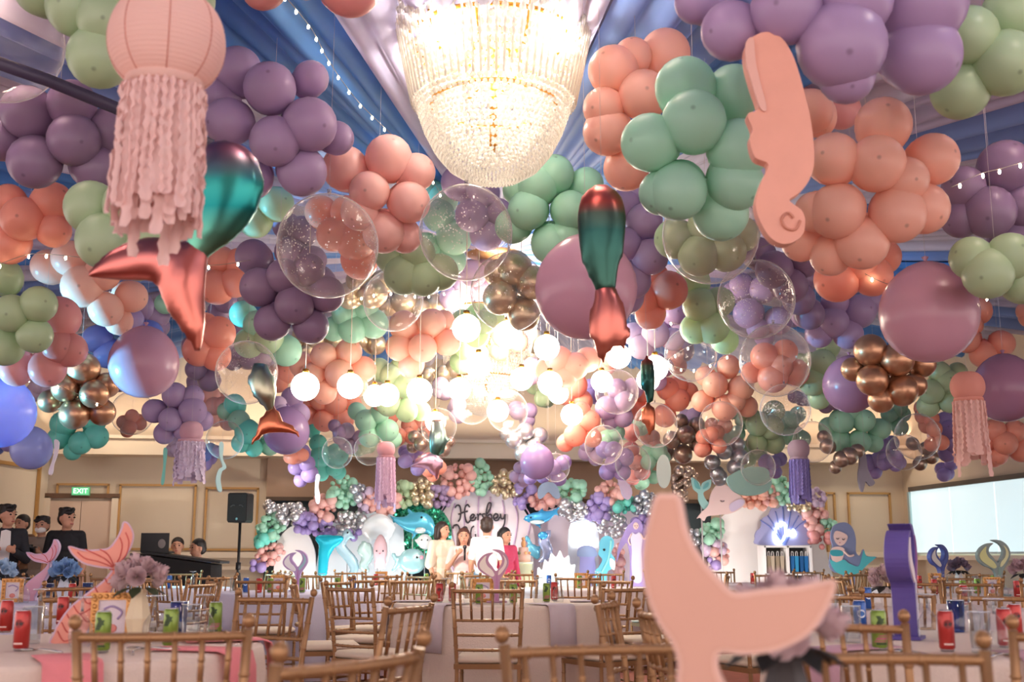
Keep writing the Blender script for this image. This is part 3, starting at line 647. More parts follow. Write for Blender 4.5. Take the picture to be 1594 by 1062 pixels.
 ('mint', 'green balloon cluster under the mauve ball and copper chrome balloons', [(1310, 655, 20), (1345, 655, 18), (1308, 688, 17), (1338, 688, 18), (1370, 668, 17), (1360, 690, 15), (1290, 665, 16), (1325, 640, 16)]),
 ('bronze', 'bronze chrome balloon cluster below the green cluster at right', [(1310, 715, 13), (1322, 710, 14), (1300, 728, 10), (1288, 695, 12), (1282, 680, 10), (1335, 702, 11)], 0.11),
 ('violet', 'violet balloon cluster above the grey hanging tail cut-out', [(1372, 695, 14), (1368, 716, 13), (1385, 712, 13), (1362, 735, 11), (1352, 720, 13), (1388, 690, 12)]),
 ('violet', 'violet balloon cluster left of the lantern fringe at right', [(1478, 670, 17), (1485, 690, 16), (1475, 705, 15), (1490, 655, 15), (1470, 655, 14)]),
 ('violet', 'low violet balloon cluster near the window corner', (1474, 730, 22, 11)),
 ('coral', 'coral balloon cluster at the right edge under the lowest mauve ball', [(1565, 690, 19), (1590, 700, 20), (1548, 670, 18), (1580, 672, 18), (1555, 710, 14), (1535, 690, 14)]),
 ('bronze', 'small bronze chrome balloon cluster behind the overlapping bubbles at right', [(1432, 722, 11), (1450, 712, 11), (1420, 690, 10), (1440, 698, 10)], 0.11),
 ('coral', 'small coral balloon cluster below the grey green one at right', (1448, 648, 30, 13)),
 ('coral', 'orange coral balloon cluster half cut at the right edge below the olive one', (1598, 490, 22, 16)),
 # --- deep in the hall behind the nearer ones
 ('purple', 'faint purple balloon cluster deep behind the coral ones left of centre', (470, 590, 26, 13)),
 ('peach', 'faint peach balloon cluster deep behind the sage one at centre', (600, 620, 24, 13)),
 ('peach', 'pale peach balloon cluster deep behind the globe lamps at centre right', (940, 560, 30, 15)),
 ('mint', 'mint balloon cluster deep behind the bubble at right of centre', (1140, 660, 34, 13)),
 ('purple', 'purple balloon cluster deep behind the bubble over the stage', (1075, 655, 24, 12)),
 ('pink', 'pale pink balloon cluster hanging low over the stage at right', (1050, 560, 26, 13)),
 ('purple', 'purple balloon cluster with glitter in the bubble left of the coral filled bubble', (1070, 556, 34, 16)),
 # --- more of them, filling the depth of the hall
 ('plum', 'plum balloon cluster seen through the left half of the big clear bubble', [(452, 392, 25), (470, 360, 24), (446, 352, 22), (486, 405, 23), (500, 440, 24)]),
 ('sage', 'olive balloon cluster seen through the clear bubble below the large mint cluster', [(1050, 372, 32), (1088, 398, 33), (1130, 392, 32), (1100, 350, 30), (1155, 365, 28)]),
 ('plum', 'dark plum balloon cluster behind the seahorse and the large peach cluster', [(1205, 420, 30), (1250, 405, 28), (1180, 395, 26), (1230, 445, 28)]),
 ('sage', 'pale sage balloon cluster left of the far chandelier behind the globe cords', (725, 545, 40, 19)),
 ('lilac', 'pale lilac balloon cluster deep behind the gold chrome balloons', (752, 430, 42, 20)),
 ('peach', 'pale peach balloon cluster deep above the far chandelier', (790, 530, 38, 18)),
 ('gold', 'pale gold balloon cluster deep at the right of the far chandelier', (828, 540, 30, 15)),
 ('sage', 'sage balloon cluster deep under the big mauve ball at centre', (842, 610, 30, 14)),
 ('purple', 'purple balloon cluster deep at the right rim of the far chandelier', (812, 645, 28, 13)),
 ('lilac', 'lilac balloon cluster deep left below the far chandelier', (702, 640, 28, 13)),
 ('plum', 'plum balloon cluster deep behind the foil fluke tip at left', (372, 560, 34, 16)),
 ('purple', 'purple balloon cluster deep left of the clear bubble with the mirror body', (318, 600, 30, 14)),
 ('pink', 'pink balloon cluster deep under the clear bubble with the mirror body', (350, 640, 32, 14)),
 ('lilac', 'lilac balloon cluster deep behind the mauve ball by the orange fluke', (425, 640, 28, 13)),
 ('gold', 'gold chrome balloon cluster deep left of the bright peach one', [(470, 520, 15), (490, 530, 14), (455, 535, 14), (520, 530, 13), (480, 545, 13)], 0.12),
 ('coral', 'coral balloon cluster deep between the mint and plum ones at left', (440, 590, 34, 16)),
 ('purple', 'purple balloon cluster deep behind the orange coral ones right of centre', (1030, 580, 34, 15)),
 ('mint', 'mint balloon cluster deep under the little foil tail', (985, 665, 30, 13)),
 ('coral', 'coral balloon cluster deep right of the bronze chrome one', (1105, 690, 28, 12)),
 ('sage', 'sage balloon cluster deep right of the coral filled bubble', (1255, 580, 34, 15)),
 ('mint', 'pale mint balloon cluster deep under the plum filled bubble', (1240, 665, 34, 13)),
 ('plum', 'plum balloon cluster deep between the two right hand green clusters', (1290, 630, 28, 13)),
 ('mint', 'mint balloon cluster deep under the copper chrome one at right', (1400, 650, 30, 13)),
 ('coral', 'coral balloon cluster deep behind the upper of the overlapping bubbles', (1455, 680, 26, 12)),
 ('violet', 'violet balloon cluster deep behind the pink lantern fringe', (1500, 690, 30, 13)),
 ('purple', 'purple balloon cluster deep at the left between coral and mauve ball', (235, 500, 40, 18)),
 ('plum', 'plum balloon cluster deep above the copper chrome ones at left', (185, 590, 26, 13)),
 ('sage', 'sage balloon cluster deep behind the turquoise one over the stage', (560, 690, 26, 12)),
 ('coral', 'coral balloon cluster deep between sage and mint over the stage', (630, 680, 22, 11)),
 ('purple', 'purple balloon cluster deep behind the coral one right of the far chandelier', (925, 700, 26, 12)),
 ('violet', 'violet balloon cluster hanging over the sage part of the stage garland', (642, 722, 24, 11)),
 ('bronze', 'bronze chrome balloon cluster left of the lilac foil tail over the stage', (652, 690, 22, 10)),
 ('turq', 'turquoise balloon cluster hanging lowest over the pink part of the stage garland', (512, 728, 28, 12)),
 ('lilac', 'lilac balloon cluster above the turquoise ones over the stage', (545, 680, 28, 12)),
 ('purple', 'purple balloon cluster hanging over the shark at its left', (812, 738, 22, 10)),
 ('mint', 'mint balloon cluster hanging right of the violet one before the stage wall', (1018, 715, 28, 12)),
 ('coral', 'coral balloon cluster hanging low between the bronze chrome and violet ones', (1010, 690, 26, 12)),
 ('sage', 'sage balloon cluster hanging low left of the violet fringed jellyfish', (1168, 705, 26, 12)),
 ('violet', 'violet balloon cluster hanging low right of the bronze chrome at right', (1385, 720, 26, 11)),
 ('coral', 'coral balloon cluster hanging low beside the pink lantern fringe tips', (1545, 700, 28, 12)),
 ('mint', 'mint balloon cluster deep behind the pink foil fluke at left', (270, 480, 30, 16)),
]
for row in CL: cluster(*row)

# single large balls
def ball(col, label, x, y, r, rb):
    rb = min(rb, r*13.0/F); p = P(x, y, F*rb/r); root = thing('balloon_ball', label, 'balloon', p)
    put_balloon(col, root, (0, 0, 0), rb, (0.15, -0.2, -1), 'skin').rotation_euler = (math.pi, 0, 0)
    hang(root, p, rb*1.15); solid(root, [(Vector((0, 0, 0)), rb*1.04)])
LAT['mauve_ball'] = (214, 168, 188); LAT['plum_ball'] = (178, 132, 160); LAT['blue_ball'] = (172, 184, 240); LAT['purple_ball'] = (164, 134, 182)
def gloss_ball(c): 
    m = latex('latex_'+c, LAT[c]); b = m.node_tree.nodes['Principled BSDF']; b.inputs['Roughness'].default_value = 0.26; b.inputs['Coat Weight'].default_value = 0.15
for c in ('mauve_ball', 'plum_ball', 'blue_ball', 'purple_ball'): gloss_ball(c)
ball('mauve_ball', 'big glossy mauve ball balloon behind the hanging foil tail', 912, 450, 80, 0.265)
ball('mauve_ball', 'big glossy mauve ball balloon below the peach cluster at right', 1446, 489, 76, 0.30)
ball('mauve_ball', 'big glossy mauve ball balloon hanging left of the orange foil fluke', 224, 566, 54, 0.28)
ball('plum_ball', 'dark mauve ball balloon behind the copper chrome balloons at right', 1324, 600, 43, 0.27)
ball('plum_ball', 'dark mauve ball balloon cut by the right edge beside the pink lantern', 1565, 606, 51, 0.28)
ball('blue_ball', 'big blue ball balloon at the left edge lit cyan', 0, 643, 54, 0.28)
ball('blue_ball', 'smaller blue ball balloon right below the big blue one at the left', 49, 699, 32, 0.2)
ball('purple_ball', 'mauve ball balloon behind the orange foil fluke', 446, 672, 36, 0.25)
ball('purple_ball', 'mauve ball balloon under the silver chrome cluster over the stage', 836, 720, 27, 0.22)

# clear bubbles
M_BUB = clear('bubble_film', (252, 248, 246), 0.06, 0.95, 0.6)
bb = MB(); bb.ball((0, 0, 0), (1, 1, 1.04), 32, 20); bubm = bb.mesh('bubble_skin', M_BUB)
nk = MB(); nk.lathe([(0.02, 1.03), (0.045, 1.10), (0.02, 1.06), (0.05, 1.16), (0.0, 1.16)], 10); nkm = nk.mesh('neck', clear('bubble_neck', (240, 235, 230), 0.2, 0.4))
gl = MB()
rg = random.Random(3)
for i in range(420):
    a = rg.gauss(0, 0.38); q = rg.gauss(0, 0.42)+rg.choice((-0.9, 1.2))
    d = Vector((math.sin(q)*math.cos(a), -math.cos(q)*math.cos(a), math.sin(a)*1.0+0.05)).normalized()*0.985
    s = 0.010; u = d.orthogonal().normalized()*s; v = d.cross(u).normalized()*s
    gl.add([d-u-v, d+u-v, d+u+v, d-u+v], [(0, 1, 2, 3)], False)
glm = gl.mesh('glitter', mat('glitter_flake', (246, 238, 232), 0.35, 0.6))
BUB = [(510, 383, 79, .30, 1, 'large clear bubble balloon with glitter left of the chandelier tip'), (725, 362, 73, .245, 1, 'large clear bubble balloon with glitter under the chandelier tip'),
       (1106, 365, 75, .30, 0, 'large clear bubble balloon below the large mint cluster'), (1177, 466, 60, .28, 1, 'clear bubble balloon with purple balloons behind it below the seahorse'),
       (6, 66, 90, .30, 0, 'large clear bubble balloon cut off by the left edge at the top'), (1206, 561, 55, .27, 0, 'clear bubble balloon in front of coral balloons at right'),
       (612, 468, 47, .27, 0, 'clear bubble balloon above the bright peach cluster'), (792, 455, 60, .28, 1, 'clear bubble balloon around the gold chrome balloons left of the big mauve ball'),
       (1075, 552, 41, .26, 0, 'clear bubble balloon tangled with fairy lights right of centre'), (206, 643, 33, .24, 0, 'clear bubble balloon between the two left purple and mint clusters'),
       (384, 580, 48, .26, 1, 'clear bubble balloon above the orange foil fluke'), (350, 685, 29, .23, 0, 'clear bubble balloon beside the white edged seahorse at left'),
       (1122, 660, 34, .24, 0, 'clear bubble balloon under the peach coral cluster'), (1222, 638, 39, .25, 1, 'clear bubble balloon with plum balloons under the coral filled one'),
       (1265, 688, 31, .23, 0, 'clear bubble balloon over the violet fringed jellyfish'), (1428, 680, 35, .24, 0, 'upper of two overlapping clear bubbles at right'),
       (1407, 704, 27, .22, 0, 'lower of two overlapping clear bubbles at right'), (940, 693, 30, .23, 0, 'clear bubble balloon in front of the violet cluster over the stage'),
       (985, 722, 28, .22, 0, 'clear bubble balloon in front of the coral red cluster over the stage'), (1020, 662, 34, .24, 0, 'clear bubble balloon behind the little foil tail at right'),
       (525, 705, 24, .21, 0, 'clear bubble balloon in front of the turquoise cluster'), (575, 700, 24, .21, 0, 'clear bubble balloon above the mint part of the stage garland'),
       (683, 664, 28, .22, 0, 'clear bubble balloon behind the lowest left globe lamp'), (735, 630, 30, .23, 0, 'clear bubble balloon left under the far chandelier'),
       (790, 640, 32, .23, 0, 'clear bubble balloon right under the far chandelier'), (865, 728, 22, .2, 0, 'clear bubble balloon at the violet cluster above the shark'),
       (1180, 728, 27, .21, 0, 'clear bubble balloon in front of the teal half disc'), (960, 610, 34, .24, 0, 'clear bubble balloon left of the little foil tail')]
for x, y, r, rb, gz, lb in BUB:
    rb = min(rb, r*13.0/F); p = P(x, y, F*rb/r); root = thing('bubble_balloon', lb, 'balloon', p, rg.uniform(-0.4, 0.4), 'clear bubble balloons')
    for me, nm in ((bubm, 'bubble_skin'), (nkm, 'neck'))+(((glm, 'glitter'),) if gz else ()):
        o = obj(nm, me, root); o.scale = (rb, rb, rb)
        if nm == 'glitter': o['kind'] = 'stuff'
    hang(root, p, rb*1.15); solid(root, [(Vector((0, 0, 0)), rb*1.04)])

# foil mermaid tails
def foil_mat(name, stops, axis='Z', lo=-0.5, hi=0.5, rough=0.32):
    m = mat(name, (200, 200, 200), rough, 1.0); nt = m.node_tree; b = nt.nodes['Principled BSDF']
    tc = nt.nodes.new('ShaderNodeTexCoord'); sx = nt.nodes.new('ShaderNodeSeparateXYZ'); mr = nt.nodes.new('ShaderNodeMapRange'); rp = nt.nodes.new('ShaderNodeValToRGB')
    mr.inputs[1].default_value = lo; mr.inputs[2].default_value = hi
    nt.links.new(tc.outputs['Object'], sx.inputs[0]); nt.links.new(sx.outputs[axis], mr.inputs[0]); nt.links.new(mr.outputs[0], rp.inputs[0])
    e = rp.color_ramp.elements
    while len(e) < len(stops): e.new(0.5)
    for k_, (ps, c) in enumerate(stops): e[k_].position = ps; e[k_].color = (*lin(c), 1)
    nt.links.new(rp.outputs[0], b.inputs['Base Color'])
    n = nt.nodes.new('ShaderNodeTexNoise'); n.inputs['Scale'].default_value = 9; bp = nt.nodes.new('ShaderNodeBump'); bp.inputs['Strength'].default_value = 0.06; bp.inputs['Distance'].default_value = 0.02
    nt.links.new(tc.outputs['Object'], n.inputs['Vector']); nt.links.new(n.outputs['Fac'], bp.inputs['Height']); nt.links.new(bp.outputs[0], b.inputs['Normal']); return m
def inflated(path, t, c, vox, flat=0.62):
    """tube along px path [(x, y, r_px)], flattened in depth"""
    s = t/F; b = MB()
    pp = cr(path, 6, False)
    for x, y, r in pp:
        b.ball(((x-c[0])*s, 0, (c[1]-y)*s), (r*s, r*s*flat, r*s), 12, 8)
    return b
def foil(label, c, t, body, flukes, mb, mf, rz=0.0):
    root = thing('foil_tail_balloon', label, 'foil balloon', P(c[0], c[1], t), -YAW+rz)
    v = t*0.006
    bb_ = inflated(body, t, c, v)
    obj('body', remesh(bb_, 'body', mb, v, 6), root)
    fb_ = MB()
    for f in flukes:
        q = inflated(f, t, c, v); fb_.add(q.v, q.f)
    obj('fluke', remesh(fb_, 'fluke', mf, v, 5), root)
    hang(root, root.location, (c[1]-min(p[1] for p in body))*t/F)
    rz_ = Matrix.Rotation(root.rotation_euler.z, 3, 'Z')
    solid(root, [(rz_ @ Vector(((x-c[0])*t/F, 0, (c[1]-y)*t/F)), r*t/F*0.9) for pth in [body]+flukes for x, y, r in cr(pth, 3, False)])
    return root
f_teal = foil_mat('foil_teal', [(0, (120, 190, 160)), (0.45, (30, 120, 120)), (0.7, (60, 160, 150)), (1, (170, 120, 140))], 'Z', -0.05, 0.32)
f_green = foil_mat('foil_green', [(0, (60, 96, 84)), (0.55, (50, 92, 86)), (0.72, (90, 110, 96)), (0.84, (196, 96, 84)), (1, (214, 120, 110))], 'Z', -0.05, 0.41)
f_rose = foil_mat('foil_rose', [(0, (206, 122, 98)), (0.5, (200, 120, 112)), (1, (190, 120, 130))], 'Z', -0.5, 0.3)
f_org = foil_mat('foil_orange', [(0, (222, 128, 96)), (1, (236, 150, 112))], 'Z', -0.3, 0.3)
foil('large teal and rose foil mermaid tail balloon behind the pink paper lantern', (300, 380), 3.9,
     [(318, 240, 28), (345, 268, 58), (346, 300, 60), (335, 335, 48), (318, 370, 32), (305, 395, 22)],
     [[(308, 385, 24), (290, 410, 32), (235, 404, 37), (190, 412, 30), (152, 426, 13), (139, 430, 4)],
      [(300, 395, 24), (288, 430, 38), (290, 465, 34), (305, 500, 26), (313, 530, 16), (318, 552, 5)]], f_teal, f_rose)
foil('long dark green and red foil tail balloon hanging in the middle', (938, 430), 5.2,
     [(938, 292, 14), (938, 320, 40), (938, 350, 42), (937, 385, 38), (938, 420, 28), (941, 450, 20)],
     [[(941, 452, 20), (945, 480, 28), (938, 510, 26), (936, 540, 17), (938, 568, 4)], [(945, 470, 20), (960, 500, 20), (967, 525, 14), (970, 548, 4)]], f_green, f_rose)
foil('orange foil fluke balloon with a mirror body under the left clear bubble', (425, 640), 8.6,
     [(398, 570, 16), (408, 600, 26), (418, 622, 17), (422, 640, 11)],
     [[(424, 640, 12), (430, 662, 17), (450, 667, 12), (468, 680, 5), (475, 684, 2)], [(424, 640, 12), (412, 664, 14), (400, 684, 9), (389, 701, 3)]], foil_mat('foil_mirror', [(0, (110, 140, 128)), (0.5, (190, 186, 160)), (1, (120, 160, 150))], 'Z', -0.1, 0.4), f_org)
foil('little green and rose foil tail balloon below two globe lamps', (1008, 625), 9.0,
     [(1010, 560, 12), (1010, 590, 19), (1010, 612, 13), (1009, 628, 9)],
     [[(1009, 628, 9), (1008, 645, 16), (1011, 665, 12), (1012, 680, 6), (1013, 690, 2)], [(1009, 628, 8), (1018, 645, 9), (1020, 660, 5)]], f_green, f_org)
foil('lilac foil tail balloon over the stage garland, under the lowest left globe lamp', (670, 705), 11.5,
     [(680, 664, 17), (682, 688, 21), (676, 708, 13)],
     [[(676, 708, 13), (664, 716, 17), (648, 724, 11), (635, 732, 3)], [(676, 708, 13), (678, 722, 15), (681, 738, 10), (684, 752, 3)]], foil_mat('foil_teal_small', [(0, (90, 150, 140)), (1, (190, 190, 180))], 'Z', 0, 0.3), foil_mat('foil_lilac', [(0, (206, 160, 190)), (1, (232, 190, 196))], 'Z', -0.3, 0.2))

# paper lantern jellyfish with fringe tentacles
def jelly(label, cx, cy, rpx, t, fringe, c_l, c_f, wave=1.0, nstrip=26, rib=True, fw=0.66):
    s = t/F; r = rpx*s; p = P(cx, cy, t); root = thing('jellyfish_lantern', label, 'lantern', p)
    prof = []; N = 26
    for i in range(N*4+1):
        a = -1.22+2.44*i/(N*4); rr = r*math.cos(a*0.98)**0.75*(1+(0.012*abs(math.sin(math.pi*i/4)) if rib else 0)); prof.append((max(rr, 0.02), r*0.86*math.sin(a)/math.sin(1.22)))
    k = MB(); k.lathe(prof, 36); k.build('paper_shade', mat('paper_'+c_l[0], c_l[1], 0.8, trans=0.3), root)
    if rib:
        for i in range(8):
            a = 2*math.pi*i/8+0.2
            k = MB(); k.tube([(q*math.cos(a)*1.004, q*math.sin(a)*1.004, z) for q, z in prof[::4]], 0.0025, 4); k.build('seam', mat('paper_seam', (206, 140, 124), 0.8), root)
    z0 = -r*0.80; n = nstrip; rnd = random.Random(label); mf = mat('fringe_'+c_f[0], c_f[1], 0.9, trans=0.25)
    k = MB(); k.lathe([(r*fw*0.98, z0+0.10*r), (r*fw*1.02, z0-0.12*r), (r*fw*0.97, z0-0.12*r)], 28); k.build('collar', mat('paper_'+c_l[0], c_l[1], 0.8), root)
    for i in range(n+n//2):
        lay = 1.0 if i < n else 0.8
        a = 2*math.pi*(i/n if i < n else (i-n+0.3)/(n//2)); L = fringe*s*rnd.uniform(0.78, 1.05)*(1.12 if rnd.random() < 0.1 else 1)
        q0 = r*fw*lay; b = MB(); m_ = 22; wd = 2*math.pi*r*fw/n*0.80; vs = []
        dx, dy = math.cos(a), math.sin(a); tx, ty = -dy, dx; fl = rnd.uniform(0.0, 0.35)
        for j in range(m_+1):
            u = j/m_; q = q0*(1+fl*u*0.6)+rnd.gauss(0, 0.003)*wave; z = z0-0.1*r-L*u
            w0 = wd*(1+0.35*((j % 2)-0.5)); sh = math.sin(u*7+i)*0.006*wave*u
            for sgn, dp in ((-1, 0.006), (0, -0.006), (1, 0.006)):
                vs.append((dx*(q+dp)+tx*(sgn*w0/1.0+sh), dy*(q+dp)+ty*(sgn*w0/1.0+sh), z))
        fs = [(j*3+e, j*3+e+1, (j+1)*3+e+1, (j+1)*3+e) for j in range(m_) for e in (0, 1)]
        b.add(vs, fs); b.build('fringe_strip', mf, root)
    hang(root, p, r*0.8); solid(root, [(Vector((0, 0, 0)), r)]+[(Vector((0, 0, -r-i*r*0.6)), r*fw) for i in range(int(fringe*s/(r*0.6)))])
jelly('large pink paper lantern jellyfish with fluffy fringe at the upper left', 260, 66, 88, 3.3, 226, ('pink', (246, 208, 196)), ('pink', (242, 208, 202)), 1.3, 34, True, 0.68)
jelly('pink paper lantern jellyfish with long fringe at right beside the mauve ball', 1506, 602, 26, 9.0, 100, ('salmon', (236, 168, 152)), ('salmon', (238, 198, 188)), 1.0, 18, False, 0.86)
jelly('violet fringed jellyfish lantern hanging over the shell with the neon word', 1243, 700, 17, 12.4, 66, ('greyrose', (186, 160, 172)), ('violet', (150, 138, 200)), 0.6, 16, False, 0.82)
jelly('rose jellyfish lantern with long pale fringe over the stage garland', 601, 700, 14, 12.3, 72, ('rosey', (204, 150, 158)), ('lilac', (214, 180, 204)), 0.6, 16, False, 0.95)
jelly('jellyfish lantern with frilly white lilac fringe at the left', 298, 672, 18, 11.0, 62, ('lil', (220, 176, 190)), ('whitelilac', (222, 206, 226)), 2.2, 22, False, 1.1)

# ---------- space the hanging things out in depth so that none sits inside another
def chand(root, z0=0.0):
    return [(Vector((0, 0, z)), r) for z, r in ((0.15, 0.2), (0.4, 0.42), (0.7, 0.52), (1.0, 0.58), (1.25, 0.62))]
FIXED = []
for o in SC.objects:
    if o.get('category') == 'chandelier': FIXED.append((o, chand(o)))
    elif o.get('category') == 'lamp': FIXED.append((o, [(Vector((0, 0, 0)), 0.12)]))
ent = []
for root, sp in BODIES: ent.append([root, sp, root.location.copy(), 1.0, True])
for root, sp in FIXED: ent.append([root, sp, root.location.copy(), 1.0, False])
def bound(e): return max(v.length+r for v, r in e[1])
EB = [bound(e) for e in ent]
for it in range(160):
    moved = 0
    for i in range(len(ent)):
        a = ent[i]; ca = CAM+(a[2]-CAM)*a[3]
        for j in range(i+1, len(ent)):
            b = ent[j]
            if not (a[4] or b[4]): continue
            cb = CAM+(b[2]-CAM)*b[3]
            if (ca-cb).length > EB[i]*a[3]+EB[j]*b[3]: continue
            pen = 0
            for v, r in a[1]:
                pv = ca+v*a[3]; rr = r*a[3]
                for w_, q in b[1]:
                    pe = rr+q*b[3]-(pv-(cb+w_*b[3])).length
                    if pe > pen: pen = pe
            pen = max(pen, 0.93*(EB[i]*a[3]+EB[j]*b[3])-(ca-cb).length) if (a[4] and b[4]) else pen
            if pen > 0.006:
                moved += 1; da, db = (ca-CAM).length, (cb-CAM).length
                near, far = (a, b) if da < db else (b, a)
                st = 0.5*pen
                if far[4] and far[3] < 1.22: 
                    fz = far[2].z*1.0
                    k_ = far[3]*(1+st/max(da, db))
                    if (EYE+(far[2].z-EYE)*k_)+0.1 < CEIL_Z-0.1 or far[2].z < 3.4: far[3] = k_
                if near[4] and near[3] > 0.80: near[3] *= 1-st/min(da, db)
                ca = CAM+(a[2]-CAM)*a[3]
    if not moved: break
print('spacing rounds', it, 'left', moved)
for e in ent:
    if e[4]:
        e[0].location = CAM+(e[2]-CAM)*e[3]; k_ = e[3]
        for ch in e[0].children: ch.location = ch.location*k_; ch.scale = Vector(ch.scale)*k_
        e.append(k_)
KS = {e[0].name: e[3] for e in ent}
for root, off in HANG:
    k_ = KS.get(root.name, 1.0); off *= k_; z1 = CEIL_Z+0.05-root.location.z
    if z1 > off+0.05:
        k = MB(); k.tube([(0, 0, off), (0, 0, z1)], 0.0012, 4); k.build('hanging_line', m_line, root)
# ================================================================== CUT-OUTS AND STAGE
def flat(name, label, cat, Y, outline, thick, m, details=(), n=4, group=None, anchor=None, smooth=True, rz=0.0, line=False, post=False):
    """board cut to an outline given in picture px, standing / hanging at depth Y"""
    xs = [q[0] for q in outline]; ys = [q[1] for q in outline]
    cx, cy = anchor or ((min(xs)+max(xs))/2, (min(ys)+max(ys))/2)
    t = TY(cx, cy, Y); s = t/F; root = thing(name, label, cat, P(cx, cy, t), -YAW+rz, group)
    loc = lambda pts: [((x-cx)*s, (cy-y)*s) for x, y in pts]
    o = cr(loc(outline), n) if smooth else loc(outline)
    k = MB(); k.prism(o, -thick/2, thick/2); k.build('board', m, root)
    if post: k = MB(); k.tube([(0, thick/2+0.02, (cy-max(ys))*s*0.5), (0, thick/2+0.02, 0.0-root.location.z)], 0.012, 6); k.build('support_post', c_('post', (200, 196, 196)), root)
    for i, d in enumerate(details):
        nm, pts, mm = d[:3]; k = MB(); lift = thick/2+0.004+0.002*i
        if nm.endswith('_line'):
            w = d[3]; k.tube([(x, -lift, z) for x, z in cr(loc(pts), 6, False)], w*s, 5); nm = nm[:-5]
        elif nm.endswith('_dot'):
            k.ball((loc(pts)[0][0], -lift, loc(pts)[0][1]), (d[3]*s, 0.006, d[4]*s), 10, 6); nm = nm[:-4]
        else: k.prism(cr(loc(pts), n) if smooth else loc(pts), -lift-0.004, -lift+0.004)
        k.build(nm, mm, root)
    if line:
        k = MB(); top = (cy-min(ys))*s; k.tube([(0, 0, top*0.9), (0, 0, CEIL_Z-root.location.z)], 0.0012, 4); k.build('hanging_line', m_line, root)
    return root, t
c_ = lambda n, rgb, **k: mat('paint_'+n, rgb, k.pop('rough', 0.6), **k)
BOT = 979
ell = lambda cx, cy, rx, ry, n=24: [(cx+rx*math.cos(2*math.pi*i/n), cy+ry*math.sin(2*math.pi*i/n)) for i in range(n)]
m_white = c_('white', (244, 240, 238)); m_ink = c_('ink', (60, 52, 58)); m_eye = c_('eye', (24, 22, 28), rough=0.2)
# --- near foreground seahorse cut-out at the upper right
flat('seahorse_cutout', 'large pale peach seahorse cut-out hanging in front of the balloons at the upper right', 'cut-out', 3.6,
     [(1166, 62), (1190, 44), (1216, 48), (1236, 78), (1250, 130), (1261, 195), (1263, 250), (1256, 282), (1240, 305), (1222, 318), (1228, 326), (1240, 336), (1244, 352), (1240, 372), (1226, 385), (1206, 388), (1188, 376), (1174, 348), (1170, 322), (1180, 290), (1192, 262), (1172, 250), (1165, 222), (1170, 205), (1163, 180), (1180, 170), (1170, 128), (1163, 92)],
     0.05, mat('seahorse_paint', (232, 168, 146), 0.6, noise=0.12, nscale=8), [('spiral_groove_line', [(1236, 352), (1228, 366), (1214, 364), (1208, 350), (1218, 340), (1226, 348)], c_('groove', (196, 130, 108)), 2.2),
      ('edge_band', [(1164, 62), (1176, 56), (1178, 96), (1184, 130), (1192, 172), (1182, 172), (1170, 128), (1163, 92)], c_('edgeband', (226, 176, 160)))], line=True)
# --- main name board: scalloped shell with ribs and script lettering
sh = [(752, 764), (772, 766), (790, 772), (804, 782), (816, 796), (826, 814), (832, 836), (832, 862), (824, 890), (810, 912), (806, BOT), (700, BOT), (694, 912), (682, 890), (676, 862), (677, 836), (682, 814), (690, 796), (702, 782), (716, 772), (734, 766)]
m_shell = c_('shell_white', (244, 230, 236)); m_rib = c_('rib_lilac', (214, 180, 214))
ribs = [('rib_line', [(754, 960), (754+a*0.8, 880), (754+a*1.12, 815), (754+a, 772+abs(a)*0.28)], m_rib, 1.0) for a in (-64, -46, -28, -9, 9, 28, 46, 64)]
H_ = [[(708, 792), (711, 788), (715, 789), (717, 797), (716, 808), (713, 813)], [(713, 802), (720, 799), (728, 797)], [(731, 791), (728, 787), (724, 790), (723, 800), (725, 811), (728, 815), (732, 811)],
      [(732, 808), (736, 807), (738, 803), (735, 802), (732, 806), (733, 811), (738, 811), (741, 806)], [(742, 802), (744, 803), (744, 811)], [(744, 805), (747, 801), (749, 803)], [(755, 801), (751, 802), (752, 806), (755, 808), (752, 812), (748, 811)],
      [(757, 811), (757, 796), (760, 785), (764, 785), (763, 792), (758, 802)], [(758, 806), (762, 802), (765, 804), (765, 811)], [(768, 808), (773, 807), (775, 803), (771, 801), (768, 806), (770, 811), (775, 811), (778, 806)], [(779, 801), (780, 808), (784, 808), (786, 802), (785, 816), (781, 824)],
      [(705, 824), (707, 819), (713, 819), (716, 828), (715, 842)], [(716, 830), (722, 822), (727, 824), (728, 842)], [(738, 820), (734, 824), (733, 836), (737, 842)], [(740, 832), (741, 840), (744, 841)], [(740, 829), (740, 829.6)]]
flat('name_board', 'large white and lilac shell backdrop board with dark script lettering behind the group', 'backdrop', 17.55, sh, 0.06, m_shell, ribs+[('lettering_line', q, m_ink, 1.3) for q in H_])
